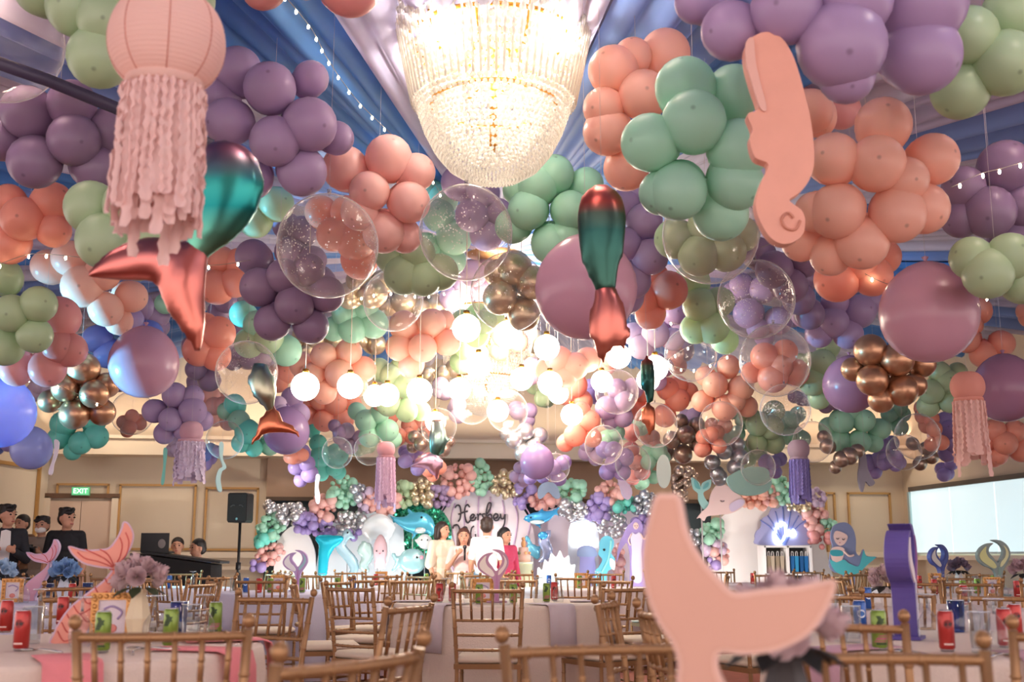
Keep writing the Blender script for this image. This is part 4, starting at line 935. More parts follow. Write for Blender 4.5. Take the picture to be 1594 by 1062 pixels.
# --- arches, green sequin disc
flat('arch_board', 'plain white arched board at the left end of the stage', 'backdrop', 17.3, [(428, BOT), (428, 860), (434, 838), (446, 824), (458, 820), (474, 828), (486, 850), (491, 880), (491, BOT)], 0.05, m_white, n=3)
flat('arch_board', 'white arched board behind the pale squid and jellyfish on the stage', 'backdrop', 17.45, [(497, BOT), (497, 850), (508, 822), (550, 800), (600, 800), (622, 815), (628, 845), (628, BOT)], 0.05, c_('greywhite', (226, 232, 236)))
sq, t_ = flat('sequin_panel', 'round green shimmer sequin panel left of the name board', 'backdrop', 17.5, ell(645, 830, 58, 50), 0.04, c_('seq_base', (44, 132, 100)))
sqb = MB(); rs = random.Random(5); s_ = t_/F
for i in range(900):
    a = rs.random()*6.283; q = math.sqrt(rs.random()); x, z = 57*s_*q*math.cos(a), 49*s_*q*math.sin(a); e = 0.016; tl = rs.uniform(-0.012, 0.012); t2 = rs.uniform(-0.012, 0.012)
    sqb.add([(x-e, -0.03+tl, z-e), (x+e, -0.03-tl, z-e), (x+e, -0.03-tl+t2, z+e), (x-e, -0.03+tl+t2, z+e)], [(0, 1, 2, 3)], False)
o = sqb.build('sequins', mat('sequin', (60, 170, 128), 0.18, 0.9), sq); o['kind'] = 'stuff'
flat('arch_board', 'pale mauve arched board behind the sharks and the neon panel', 'backdrop', 17.6, [(814, BOT), (818, 840), (836, 806), (880, 788), (940, 786), (990, 800), (1014, 836), (1016, BOT)], 0.05, c_('palemauve', (222, 204, 214)))
# --- creatures, left to right
def puff(name, label, Y, path, m, c, flat_=0.55, extra=()):
    t = TY(c[0], c[1], Y); root = thing(name, label, 'foil balloon', P(c[0], c[1], t), -YAW)
    if not isinstance(path[0], list): path = [path]
    b = MB()
    for p_ in path:
        q = inflated(p_, t, c, 0, flat_); b.add(q.v, q.f)
    obj('body', remesh(b, 'body', m, t*0.0014, 3), root); s = t/F
    for nm, x, y, rx, rz_, mm in extra:
        k = MB(); k.ball(((x-c[0])*s, -0.6*max(p[2] for p in path[0])*s*flat_*1.6, (c[1]-y)*s), (rx*s, 0.02, rz_*s), 10, 6); k.build(nm, mm, root)
    k = MB(); k.tube([(0, 0.05, 0), (0, 0.05, -root.location.z)], 0.008, 6); k.build('stick', c_('post', (200, 196, 196)), root)
    return root
fb_ = lambda n, c, r=0.25, mt=0.35: mat('foilp_'+n, c, r, mt)
puff('whale_tail_balloon', 'bright turquoise whale tail foil balloon on the stage', 16.9, [[(503, 892, 8), (504, 872, 9), (506, 858, 11), (510, 846, 14)], [(510, 846, 12), (500, 841, 9), (494, 839, 5)], [(510, 846, 12), (522, 842, 9), (533, 838, 3)]], fb_('turq', (40, 200, 226)), (506, 862))
puff('seahorse_balloon', 'pale blue curled seahorse foil balloon beside the turquoise whale tail', 16.9, [[(540, 832, 8), (534, 842, 7), (530, 852, 9), (540, 864, 9), (550, 876, 9), (552, 888, 7), (545, 896, 5)], [(540, 832, 6), (550, 838, 3)]], fb_('paleblue', (178, 214, 226)), (540, 862), extra=[('eye', 541, 830, 1.5, 1.5, m_eye)])
puff('jellyfish_balloon', 'big white jellyfish balloon above the pale pink squid', 17.0, [[(572, 824, 12), (588, 815, 16), (604, 822, 12)], [(575, 832, 8), (590, 832, 9), (604, 832, 8)], [(578, 838, 3), (574, 860, 3), (580, 880, 2)], [(602, 838, 3), (606, 862, 3), (601, 880, 2)]], fb_('white', (240, 246, 248), 0.3, 0.1), (588, 838))
puff('fish_balloon', 'clear mint number shaped balloon between seahorse and squid', 16.8, [[(566, 846, 5), (562, 858, 7), (570, 866, 6), (566, 880, 8), (572, 888, 5)], [(574, 850, 5), (578, 862, 5), (574, 874, 5)]], fb_('minty', (196, 226, 220)), (570, 868))
puff('squid_balloon', 'pale pink squid balloon with a smiling face on the stage', 16.6, [[(592, 834, 3), (592, 844, 9), (592, 856, 12), (592, 866, 10), (592, 872, 8)], [(585, 874, 3), (584, 886, 2)], [(592, 874, 3), (592, 888, 2)], [(599, 874, 3), (600, 886, 2)]], fb_('squid', (240, 200, 206), 0.4, 0.0), (592, 858), extra=[('eye', 587, 858, 1.2, 1.4, m_eye), ('eye', 597, 858, 1.2, 1.4, m_eye), ('mouth', 592, 862, 1.6, 0.7, c_('mouth', (190, 90, 110)))])
puff('dolphin_balloon', 'light blue dolphin foil balloon on the green sequin panel', 17.0, [[(608, 804, 2), (616, 809, 5), (628, 813, 9), (642, 815, 15), (656, 814, 17), (667, 820, 11), (672, 830, 5)], [(614, 808, 3), (609, 818, 2)], [(640, 800, 5), (634, 793, 2)], [(648, 828, 4), (642, 838, 2)]], fb_('dolphin', (96, 196, 226)), (642, 815), extra=[('eye', 657, 806, 1.8, 2.2, m_eye), ('belly', 655, 826, 9, 5, fb_('belly', (220, 240, 240)))])
puff('pufferfish_balloon', 'round white pufferfish balloon left of the woman in beige', 16.7, [[(661, 843, 12), (662, 844, 12)], [(650, 843, 3), (646, 840, 2)]], fb_('white', (240, 246, 248), 0.3, 0.1), (661, 843), 0.8, extra=[('eye', 657, 841, 1.1, 1.3, m_eye), ('eye', 666, 841, 1.1, 1.3, m_eye)])
puff('fish_balloon', 'pale aqua round fish balloon low behind the chairs left of the woman in beige', 16.4, [[(640, 874, 20), (644, 874, 20)], [(620, 874, 5), (612, 864, 4)], [(620, 876, 5), (613, 888, 4)]], fb_('aqua', (168, 216, 222)), (640, 874), 0.5, extra=[('eye', 650, 868, 1.8, 2.0, m_eye), ('blossom', 657, 868, 3, 3, c_('blossom', (236, 150, 170)))])
puff('shark_balloon', 'blue shark foil balloon with a white belly right of the name board', 16.9, [[(816, 808, 2), (824, 807, 7), (836, 807, 10), (848, 805, 9), (858, 800, 6), (866, 794, 3), (872, 789, 1.5)], [(840, 799, 4), (845, 791, 1.5)], [(836, 815, 4), (842, 823, 1.5)], [(866, 795, 3), (870, 806, 1.2)]], fb_('shark', (72, 170, 224)), (842, 806), extra=[('eye', 826, 806, 1.4, 1.6, m_eye), ('belly', 836, 813, 12, 3.4, fb_('belly', (220, 240, 240)))])
puff('shark_balloon', 'smaller shark foil balloon with a grey lilac underside below the larger shark', 16.8, [[(846, 838, 9), (850, 834, 8), (856, 828, 3)], [(846, 844, 9), (852, 856, 9), (848, 868, 6), (840, 874, 3)]], fb_('sharkgrey', (168, 178, 214)), (850, 848), extra=[('blue_back', 845, 834, 8, 6, fb_('shark', (72, 170, 224))), ('eye', 842, 840, 1.0, 1.2, m_eye)])
puff('turtle_balloon', 'small blue turtle foil balloon beside the plinth on the stage', 16.9, [[(826, 852, 7), (832, 858, 9), (836, 866, 6)], [(820, 838, 5), (824, 844, 4)], [(822, 862, 3), (818, 868, 2)], [(840, 852, 3), (845, 848, 2)]], fb_('turtle', (110, 190, 220)), (830, 856))
# neon scallop panel with lettering
def neon(root, strokes, c, t, m, r_, lift):
    s = t/F
    for q in strokes:
        k = MB(); k.tube([((x-c[0])*s, -lift, (c[1]-y)*s) for x, y in cr(q, 6, False)], r_*s, 6); k.build('neon_tube', m, root)
m_neon = mat('neon_white', (255, 255, 255), 0.3, emit=7.0, ecol=(236, 250, 255))
npan, nt_ = flat('neon_panel', 'pale scalloped panel with white neon words on the right of the stage', 'backdrop', 17.4,
     [(886, 826), (890, 816), (898, 812), (908, 809), (918, 812), (927, 816), (932, 828), (933, 848), (932, 870), (932, BOT), (886, BOT), (885, 870), (884, 846)], 0.05, c_('panel_grey', (206, 208, 214)))
nc = ((884+933)/2, (809+BOT)/2)
U_ = [[(890, 816), (890, 825), (893, 829), (896, 825), (896, 816)], [(899, 829), (899, 821), (902, 820), (904, 823), (904, 829)], [(911, 822), (907, 822), (906, 827), (910, 829), (912, 826)], [(912, 829), (912, 812)], [(914, 825), (919, 824), (917, 820), (914, 823), (915, 829), (919, 828)], [(922, 829), (922, 821), (926, 820)],
      [(893, 838), (893, 848), (896, 849)], [(891, 841), (897, 841)], [(899, 849), (899, 836)], [(899, 844), (902, 842), (903, 849)], [(905, 846), (909, 845), (907, 842), (905, 845), (906, 849), (910, 848)],
      [(917, 834), (913, 832), (910, 836), (915, 841), (915, 848), (909, 848)], [(918, 846), (922, 845), (920, 842), (918, 845), (919, 849), (922, 848)], [(928, 843), (924, 844), (924, 848), (928, 848), (928, 843), (929, 849)]]
neon(npan, U_, nc, nt_, m_neon, 0.85, 0.05)
flat('jellyfish_cutout', 'lilac jellyfish cut-out board below the neon panel', 'cut-out', 16.9, [(899, 866), (901, 855), (914, 850), (927, 855), (930, 866), (926, 870), (928, 890), (930, 981), (900, 981), (902, 890), (903, 870)], 0.04, c_('lilac', (160, 152, 204)), [('bell', [(899, 866), (902, 856), (914, 851), (926, 856), (930, 866), (914, 868)], c_('slate', (146, 160, 196)))])
flat('coral_cutout', 'bright white branching coral cut-out at the right of the plinth', 'cut-out', 16.6, [(836, 985), (836, 900), (838, 884), (844, 888), (848, 872), (854, 876), (858, 862), (866, 868), (872, 858), (878, 870), (886, 866), (888, 880), (896, 880), (894, 894), (898, 910), (897, 985)], 0.05, c_('bright_white', (250, 255, 252)))
flat('seahorse_cutout', 'turquoise seahorse cut-out with white legs on the right of the stage', 'cut-out', 16.7, [(934, 845), (940, 837), (949, 836), (956, 842), (956, 852), (952, 862), (958, 872), (952, 886), (944, 900), (944, 983), (930, 983), (926, 898), (932, 884), (938, 872), (932, 864), (934, 854)], 0.05, c_('seablue', (110, 200, 222)), [('eye_dot', [(941, 857)], m_eye, 2.0, 2.0), ('stripe_line', [(952, 842), (950, 858), (946, 874), (936, 892)], c_('teal2', (150, 226, 226)), 1.8), ('fin', [(950, 870), (958, 876), (956, 888), (950, 882)], m_white)])
# mermaid on the stage
flat('mermaid_cutout', 'mermaid cut-out with long purple hair and a white lilac gown on the stage', 'cut-out', 16.8, [(984, 815), (990, 809), (998, 812), (1002, 822), (1000, 832), (1008, 842), (1004, 860), (1004, 880), (1003, 983), (980, 983), (981, 880), (980, 860), (976, 846), (966, 860), (960, 876), (964, 850), (972, 832), (978, 820)], 0.05, c_('hair_purple', (170, 146, 204)),
     [('face', ell(991, 820, 4.2, 5.4, 14), c_('skin_doll', (238, 206, 200))), ('gown', [(985, 830), (990, 833), (996, 830), (1001, 838), (999, 858), (1000, 880), (998, 905), (986, 905), (983, 880), (984, 858), (982, 838)], c_('gown', (222, 212, 232))), ('eye_dot', [(989.6, 820)], m_eye, 0.7, 0.7), ('eye_dot', [(993, 820)], m_eye, 0.7, 0.7), ('mouth_dot', [(991.2, 823)], c_('mouth', (190, 90, 110)), 1.1, 0.5), ('arm_line', [(984, 832), (979, 842), (982, 850)], c_('skin_doll', (238, 206, 200)), 1.3), ('arm_line', [(998, 832), (1003, 840), (1006, 838)], c_('skin_doll', (238, 206, 200)), 1.3)])
# plinth with cake
pb = PY(815, 900, 16.3); pl = thing('cake_plinth', 'pale green cake plinth with figures on top, right of the group', 'plinth', (pb.x, pb.y, 0))
ptop = PY(815, 875, 16.3).z
k = MB(); k.lathe([(0.0, 0.0), (0.125, 0.0), (0.125, ptop-0.02), (0.0, ptop-0.02)], 28); k.build('column', c_('pistachio', (214, 220, 186)), pl)
k = MB(); k.lathe([(0.0, ptop-0.02), (0.135, ptop-0.02), (0.135, ptop), (0.0, ptop)], 28); k.build('top_slab', c_('pistachio2', (226, 226, 200)), pl)
ck = thing('cake', 'small pink gold cake with a figure and flowers on the pale green plinth', 'cake', (pb.x, pb.y, ptop))
k = MB(); k.lathe([(0, 0), (0.10, 0), (0.10, 0.10), (0.072, 0.105), (0.072, 0.20), (0.04, 0.205), (0.0, 0.205)], 24); k.build('tiers', c_('cakepink', (232, 190, 172)), ck)
k = MB(); k.ball((0, 0, 0.25), (0.035, 0.035, 0.055), 10, 8); k.ball((0, 0, 0.32), 0.028, 10, 8); k.build('topper', c_('toppergold', (214, 160, 110)), ck)
for a in range(5):
    k = MB(); k.ball((0.085*math.cos(a*1.25), 0.085*math.sin(a*1.25), 0.125), 0.022, 8, 6); k.build('sugar_flower', c_('leafdark', (110, 120, 90)) if a % 2 else c_('toppergold', (214, 160, 110)), ck)
# --- right photo corner: white arch, lilac shell with neon, shelf with bags
flat('arch_board', 'wide white arched board behind the cube shelf at right', 'backdrop', 17.5, [(1104, BOT), (1104, 870), (1110, 830), (1128, 804), (1160, 790), (1205, 784), (1250, 796), (1276, 820), (1286, 856), (1290, BOT)], 0.05, m_white, n=3)
shr = [(1180, 848), (1174, 838), (1176, 828), (1184, 820), (1186, 808), (1196, 802), (1202, 792), (1212, 792), (1220, 785), (1230, 790), (1240, 792), (1246, 802), (1256, 808), (1258, 820), (1264, 830), (1264, 840), (1258, 848)]
spn, st_ = flat('shell_board', 'lilac blue scallop shell board with a white neon word above the shelf', 'backdrop', 17.2, shr, 0.05, c_('shell_lilac', (164, 164, 208)), [('rib_line', [(1219, 850), (1219+a*0.45, 825), (1219+a, 790+abs(a)*0.55)], c_('rib_blue', (112, 128, 196)), 0.9) for a in (-36, -24, -12, 0, 12, 24, 36)])
sc_ = ((1174+1264)/2, (785+848)/2)
neon(spn, [[(1216, 815), (1209, 818), (1205, 830), (1205, 841), (1210, 845), (1217, 840), (1221, 828), (1221, 817), (1216, 814), (1213, 820)], [(1222, 832), (1224, 827), (1224, 835)], [(1224, 829), (1227, 826), (1228, 834), (1231, 832)], [(1231, 831), (1235, 828), (1233, 825), (1231, 829), (1232, 835), (1237, 831)]], sc_, st_, m_neon, 1.2, 0.05)
sx0, sx1 = PY(1189, 850, 16.9), PY(1263, 850, 16.9); shz = sx0.z
sf = thing('cube_shelf', 'white cube shelf with gift bags under the lilac shell', 'shelf', ((sx0.x+sx1.x)/2, 16.9, 0))
w = sx1.x-sx0.x; nr = 3; chh = shz/ nr
for i in range(3):
    k = MB(); k.box(((i-1)*(w/2-0.012), 0.14, shz/2), (0.03, 0.30, shz)); k.build('upright', m_white, sf)
for i in range(nr+1):
    k = MB(); k.box((0, 0.14, max(0.015, i*chh-0.01)), (w, 0.30, 0.03)); k.build('shelf_board', m_white, sf)
k = MB(); k.box((0, 0.285, shz/2), (w, 0.01, shz)); k.build('back_panel', c_('shelfback', (60, 58, 56)), sf)
for r_ in range(nr):
    for cc in range(2):
        for j in range(4):
            x = (sx0.x+sx1.x)/2+(cc-0.5)*w/2+(j-1.5)*w/10.5; z0 = r_*chh+0.006
            col = [(150, 134, 112), (176, 160, 140)][j % 2] if cc == 0 and r_ > 0 else [(30, 110, 176), (40, 140, 190), (24, 90, 150)][j % 3]
            row_n = ['bottom', 'middle', 'top'][r_]; side = 'left' if cc == 0 else 'right'; colr = 'tan' if cc == 0 and r_ > 0 else 'blue'
            g = thing('gift_bag', '%s gift bag in the %s %s compartment of the cube shelf, %s from left' % (colr, row_n, side, ('first', 'second', 'third', 'fourth')[j]), 'bag', (x, 16.98, z0), rnd_ if (rnd_ := random.uniform(-0.3, 0.1)) else 0, 'gift bags in the white cube shelf')
            k = MB(); hh = chh*0.62; k.add([(-0.022, -0.05, 0), (0.022, -0.05, 0), (0.022, 0.09, 0), (-0.022, 0.09, 0), (-0.03, -0.05, hh), (0.03, -0.05, hh), (0.03, 0.09, hh), (-0.03, 0.09, hh)], [(3, 2, 1, 0), (0, 1, 5, 4), (1, 2, 6, 5), (2, 3, 7, 6), (3, 0, 4, 7)], False); k.build('sack', c_('bag%d%d%d' % col, col), g)
            k = MB(); k.tube(cr([(-0.015, -0.05, hh), (-0.012, -0.05, hh+0.06), (0.012, -0.05, hh+0.06), (0.015, -0.05, hh)], 4, False), 0.004, 5); k.build('handle', m_white, g)
flat('whale_cutout', 'pale pink whale cut-out with a sleepy eye above the white arch at right', 'cut-out', 16.7, [(1084, 807), (1092, 797), (1102, 787), (1107, 769), (1117, 756), (1131, 756), (1147, 769), (1159, 779), (1156, 789), (1138, 799), (1116, 802), (1100, 804), (1095, 811), (1089, 806)], 0.05, c_('whalepink', (234, 204, 200)), [('eye_line', [(1121, 780), (1124, 781.5), (1127, 780)], m_ink, 0.6), ('belly', [(1135, 786), (1150, 778), (1158, 781), (1153, 789), (1138, 797)], c_('whalelilac', (214, 196, 220)))], post=True)
flat('mermaid_tail_cutout', 'small teal mermaid tail cut-out with a pale outline beside the pink whale', 'cut-out', 16.75, [(1077, 744), (1088, 751), (1091, 758), (1094, 752), (1107, 747), (1105, 760), (1095, 767), (1097, 776), (1104, 787), (1095, 793), (1087, 780), (1086, 768), (1079, 761)], 0.04, c_('tealpale', (160, 206, 200)), [('inner_fin', [(1081, 748), (1087, 754), (1090, 762), (1082, 759)], c_('teal3', (110, 178, 178))), ('inner_fin', [(1103, 751), (1097, 755), (1094, 762), (1102, 758)], c_('teal3', (110, 178, 178)))], post=True)
flat('mermaid_cutout', 'blue haired mermaid cut-out with a turquoise tail right of the cube shelf', 'cut-out', 16.4, [(1296, 838), (1300, 822), (1312, 815), (1324, 816), (1332, 826), (1335, 842), (1334, 860), (1340, 866), (1346, 856), (1350, 866), (1366, 868), (1356, 874), (1346, 884), (1334, 892), (1330, 900), (1330, 984), (1312, 984), (1314, 900), (1300, 892), (1292, 882), (1294, 862), (1298, 852)], 0.05, c_('hair_slate', (128, 138, 176)),
     [('face', [(1300, 836), (1304, 828), (1314, 830), (1322, 836), (1318, 846), (1310, 851), (1303, 846)], c_('skin_doll', (238, 206, 200))), ('body', [(1297, 854), (1308, 852), (1316, 856), (1314, 866), (1308, 876), (1298, 876), (1294, 864)], c_('skin_doll', (238, 206, 200))),
      ('bodice', [(1294, 858), (1306, 857), (1313, 860), (1312, 866), (1296, 866)], c_('bodice', (60, 164, 180))), ('tail', [(1292, 872), (1302, 876), (1314, 872), (1322, 878), (1336, 882), (1342, 868), (1346, 858), (1350, 867), (1364, 868), (1350, 880), (1336, 892), (1318, 896), (1300, 890)], c_('tailturq', (84, 190, 200))), ('eye_line', [(1304, 839), (1306, 840.5), (1308, 839)], m_ink, 0.6), ('eye_line', [(1313, 840), (1315, 841.5), (1317, 840)], m_ink, 0.6), ('mouth_dot', [(1309, 846)], c_('mouth', (190, 90, 110)), 1.2, 0.6), ('arm_line', [(1314, 858), (1322, 866), (1330, 865)], c_('skin_doll', (238, 206, 200)), 1.8)])
# --- hanging flat cut-outs
flat('half_disc_cutout', 'teal half disc cut-out hanging under the grey chrome balloons', 'cut-out', 12.7, [(1131, 748), (1140, 738), (1165, 728), (1188, 728), (1197, 734), (1198, 742), (1201, 752), (1194, 764), (1176, 771), (1156, 771), (1140, 764)], 0.05, c_('tealgrey', (132, 170, 164)), line=True)
flat('tail_cutout', 'grey two lobed tail cut-out hanging near the window corner', 'cut-out', 12.6, [(1340, 704), (1348, 706), (1350, 728), (1355, 742), (1360, 752), (1353, 757), (1346, 750), (1344, 756), (1340, 766), (1336, 756), (1335, 740), (1338, 722)], 0.05, c_('greytail', (146, 142, 156)), line=True)
flat('tail_cutout', 'slate blue rounded tail cut-out hanging right of the silver chrome balloons', 'cut-out', 13.0, [(837, 772), (838, 760), (846, 752), (858, 751), (867, 757), (872, 774), (864, 776), (856, 768), (852, 767), (846, 774), (840, 777)], 0.05, c_('slateblue', (112, 134, 166)), line=True)
flat('oval_cutout', 'pale aqua oval cut-out hanging beside the small bronze balloons', 'cut-out', 12.9, ell(1033, 734, 11, 26), 0.05, c_('aquagrey', (184, 200, 196)), line=True)
for lb, Y, ol, mm in (('white seahorse cut-out seen edge on, hanging beside the smaller blue ball at left', 11.5, [(83, 686), (90, 688), (89, 706), (85, 722), (84, 736), (80, 740), (78, 734), (82, 718), (84, 702)], c_('seahorse_white', (232, 222, 232))),
                      ('teal cut-out seen edge on, hanging left of the frilly white jellyfish', 12.0, [(253, 700), (259, 701), (258, 726), (257, 752), (252, 752), (254, 726)], c_('tealstrip', (120, 196, 184))),
                      ('white rimmed seahorse cut-out hanging above the black loudspeaker', 11.0, [(340, 690), (346, 692), (346, 714), (352, 728), (346, 734), (344, 748), (347, 764), (341, 764), (337, 748), (340, 732), (346, 726), (341, 710)], c_('aquawhite', (190, 232, 232))),
                      ('slim white cut-out hanging above the left part of the stage garland', 14.0, [(492, 740), (497, 742), (495, 758), (498, 772), (497, 784), (493, 780), (491, 764)], c_('seahorse_white', (232, 222, 232)))):
    flat('seahorse_cutout', lb, 'cut-out', Y, ol, 0.09, mm, line=True, rz=0.3)
flat('tail_cutout', 'violet tail cut-out hanging in front of the garland left of the mermaid', 'cut-out', 13.2, [(962, 746), (972, 748), (980, 756), (984, 768), (978, 778), (970, 774), (966, 762)], 0.05, c_('paleviolet', (196, 184, 214)), line=True)

# --- balloon garlands round the stage: picture px blobs (colour, cx, cy, rx, ry, how many)
GARL = {
 'balloon garland curving over the left half of the stage': [('mint', 422, 822, 20, 22, 17), ('turq', 412, 838, 14, 14, 8), ('pink', 420, 862, 22, 18, 17), ('violet', 402, 880, 12, 8, 6), ('silver', 452, 800, 22, 16, 20), ('silver', 424, 790, 12, 10, 6), ('violet', 476, 812, 18, 18, 17), ('pink', 504, 790, 16, 22, 20), ('violet', 504, 824, 18, 12, 12),
   ('mint', 535, 765, 22, 24, 24), ('silver', 545, 812, 24, 16, 18), ('lilac', 568, 780, 12, 18, 10), ('steel', 558, 765, 8, 12, 6), ('violet', 550, 832, 10, 8, 5), ('pink', 596, 782, 28, 18, 26), ('sage', 630, 768, 12, 22, 14)],
 'balloon garland along the top of the stage over the name board': [('gold', 658, 768, 18, 22, 22), ('purple', 686, 772, 20, 18, 16), ('pink', 714, 748, 26, 26, 26), ('mint', 748, 745, 16, 26, 18), ('gold', 786, 755, 20, 20, 24), ('violet', 814, 770, 16, 22, 15), ('pink', 845, 780, 22, 12, 16), ('mint', 890, 765, 22, 17, 20)],
 'balloon garland curving over the right half of the stage': [('silver', 892, 794, 22, 14, 20), ('violet', 930, 792, 20, 20, 20), ('pink', 948, 766, 20, 16, 17), ('lilac', 972, 760, 12, 12, 6), ('turq', 974, 786, 14, 12, 10), ('steel', 1004, 786, 22, 18, 24), ('silver', 954, 818, 22, 20, 20), ('violet', 1000, 820, 14, 14, 8), ('pink', 962, 870, 10, 22, 12), ('lilac', 1000, 905, 14, 12, 8), ('steel', 1080, 835, 8, 12, 6)],
 'balloon garland round the white arch with the cube shelf': [('mint', 1108, 826, 16, 16, 15), ('lilac', 1110, 852, 18, 14, 13), ('pink', 1122, 862, 12, 16, 9), ('violet', 1112, 878, 10, 10, 6), ('peach', 1180, 778, 28, 14, 20), ('pink', 1196, 772, 16, 14, 9), ('mint', 1216, 764, 18, 20, 17), ('gold', 1242, 786, 18, 10, 10), ('lilac', 1272, 776, 12, 14, 9), ('pink', 1268, 806, 18, 20, 19), ('mint', 1290, 818, 10, 12, 7), ('rose', 1276, 838, 16, 14, 9)],
 'short bronze balloon garland hanging over the dark opening right of the stage': [('bronze', 1066, 740, 18, 14, 16), ('bronze', 1056, 756, 12, 12, 9), ('bronze', 1060, 772, 10, 8, 6)],
}
for lb, blobs in GARL.items():
    rnd = random.Random(lb); cx = sum(b_[1] for b_ in blobs)/len(blobs); cy = sum(b_[2] for b_ in blobs)/len(blobs)
    Yg = 17.1; root = thing('balloon_garland', lb, 'balloons', PY(cx, cy, Yg)); c0_ = root.location.copy(); n_ = 0
    for col, bx, by, rx, ry, n in blobs:
        done = []
        for i in range(int(n*1.5)):
            for tr in range(14):
                a = rnd.random()*6.283; q = math.sqrt(rnd.random()); x, y = bx+rx*q*math.cos(a), by+ry*q*math.sin(a); r = rnd.choice((3.8, 4.6, 5.4, 6.4, 8.4))
                if all(math.hypot(x-u, y-v) > 0.72*(r+w_) for u, v, w_ in done): break
            done.append((x, y, r)); dep = rnd.uniform(-0.02, 0.12)-0.012*r
            p = PY(x, y, Yg+dep)-c0_; t = TY(x, y, Yg)
            put_balloon(col, root, p, r*t/F, Vector((rnd.gauss(0, .6), -1, rnd.gauss(0, .6))), 'balloon')
            n_ += 1

# ================================================================== PEOPLE
SKIN = lambda: mat('skin', (206, 150, 122), 0.55); 
def person(label, px, ytop, t, face=0.0, shirt=None, sleeve='short', legs=None, hair='short', seated=False, arms=None, skirt=None, mask=False, jacket=None, hold=None, head_turn=0.0, skin=(206, 150, 122), size=None, hairc=(34, 26, 24)):
    top = P(px, ytop, t); H = size or (top.z if not seated else 1.66)
    root = thing('person', label, 'person', (top.x, top.y, 0 if not seated else 0.0), -YAW+R(face))
    S = H; dz = 0.0
    if seated: dz = top.z-H*0.998
    V = lambda x, y, z: Vector((x*S, y*S, z*S+dz))
    msk = mat('skin_%d_%d_%d' % skin, skin, 0.55)
    sho = [V(-0.100, 0.004, 0.808), V(0.100, 0.004, 0.808)]
    arms = arms or [((-0.03, 0.0, -0.185), (-0.035, -0.05, -0.33)), ((0.03, 0.0, -0.185), (0.035, -0.05, -0.33))]
    hip = [V(-0.052, 0, 0.52), V(0.052, 0, 0.52)]
    if seated: kne = [hip[0]+V(-0.02, -0.24, 0.0)-Vector((0, 0, dz)), hip[1]+V(0.02, -0.24, 0.0)-Vector((0, 0, dz))]; ank = [Vector((k_.x, k_.y+0.02, 0.07)) for k_ in kne]
    else: kne = [V(-0.056, -0.008, 0.285), V(0.056, -0.008, 0.285)]; ank = [V(-0.056, 0.012, 0.045), V(0.056, 0.012, 0.045)]
    b = MB(); e = lambda c, r, m_=b: m_.ball(c, tuple(q*S for q in r), 12, 8)
    def torso(m_, g):
        e(V(0, 0.0, 0.745), (0.098+g, 0.064+g, 0.088+g), m_); e(V(0, 0, 0.64), (0.084+g, 0.058+g, 0.09+g), m_); e(V(0, 0.004, 0.545), (0.094+g, 0.066+g, 0.07+g), m_)
        for s in (0, 1): m_.capsule(V(0, 0, 0.79), sho[s], (0.044+g)*S, (0.026+g)*S)
    torso(b, 0); b.capsule(V(0, 0.006, 0.80), V(0, -0.004, 0.885), 0.034*S, 0.031*S)
    hr = Matrix.Rotation(R(head_turn), 3, 'Z'); hc = V(0, -0.006, 0.926)
    hd = lambda x, y, z: hc+hr @ Vector((x*S*1.1, y*S*1.1, z*S*1.1))
    b.ball(hd(0, 0, 0.008), (0.052*S, 0.061*S, 0.064*S), 14, 10); b.ball(hd(0, -0.012, -0.03), (0.040*S, 0.046*S, 0.042*S), 12, 8)
    b.capsule(hd(0, -0.052, 0.004), hd(0, -0.062, -0.014), 0.006*S, 0.0085*S)
    for s in (-1, 1): b.ball(hd(s*0.047, 0.004, -0.004), (0.008*S, 0.014*S, 0.02*S), 8, 6)
    hands = []
    for s in (0, 1):
        el = sho[s]+Vector(arms[s][0])*S; wr_ = sho[s]+Vector(arms[s][1])*S; sg = -1 if s == 0 else 1
        b.capsule(sho[s], el, 0.031*S, 0.025*S); b.capsule(el, wr_, 0.025*S, 0.017*S)
        d = (wr_-el).normalized(); sd = d.cross(Vector((0, 1, 0))); sd = sd.normalized() if sd.length > 0.1 else Vector((1, 0, 0)); nn = d.cross(sd)
        pc = wr_+d*0.028*S; hands.append(pc+d*0.02*S)
        b.capsule(wr_, pc+d*0.018*S, 0.015*S, 0.017*S)
        for f_, (off, L) in enumerate(((-0.018, 0.036), (-0.006, 0.043), (0.006, 0.04), (0.018, 0.032))):
            k0 = pc+d*0.022*S+sd*off*S; k1 = k0+d*L*0.55*S-nn*0.004*S; k2 = k1+d*L*0.4*S-nn*0.012*S
            b.tube([k0, k1, k2], [0.0066*S, 0.006*S, 0.005*S], 6)
        k0 = pc-sd*sg*0.016*S; b.tube([k0, k0-sd*sg*0.018*S+d*0.014*S, k0-sd*sg*0.022*S+d*0.034*S], [0.008*S, 0.007*S, 0.0055*S], 6)
        b.capsule(hip[s], kne[s], 0.054*S, 0.036*S); b.capsule(kne[s], ank[s], 0.034*S, 0.022*S)
        b.capsule(ank[s], ank[s]+V(0, -0.075, -0.022)-Vector((0, 0, dz)), 0.022*S, 0.02*S)
    obj('body', remesh(b, 'body', msk, 0.0085, 3), root)
    for s in (-1, 1):
        k = MB(); k.ball(hd(s*0.019, -0.049, 0.006), (0.0085*S, 0.005*S, 0.0055*S), 8, 6); k.build('eye', m_eye, root)
        k = MB(); k.tube([hd(s*0.009, -0.053, 0.020), hd(s*0.02, -0.053, 0.0225), hd(s*0.03, -0.047, 0.019)], 0.0022*S, 5); k.build('eyebrow', mat('hair_%d%d%d' % hairc, hairc, 0.5), root)
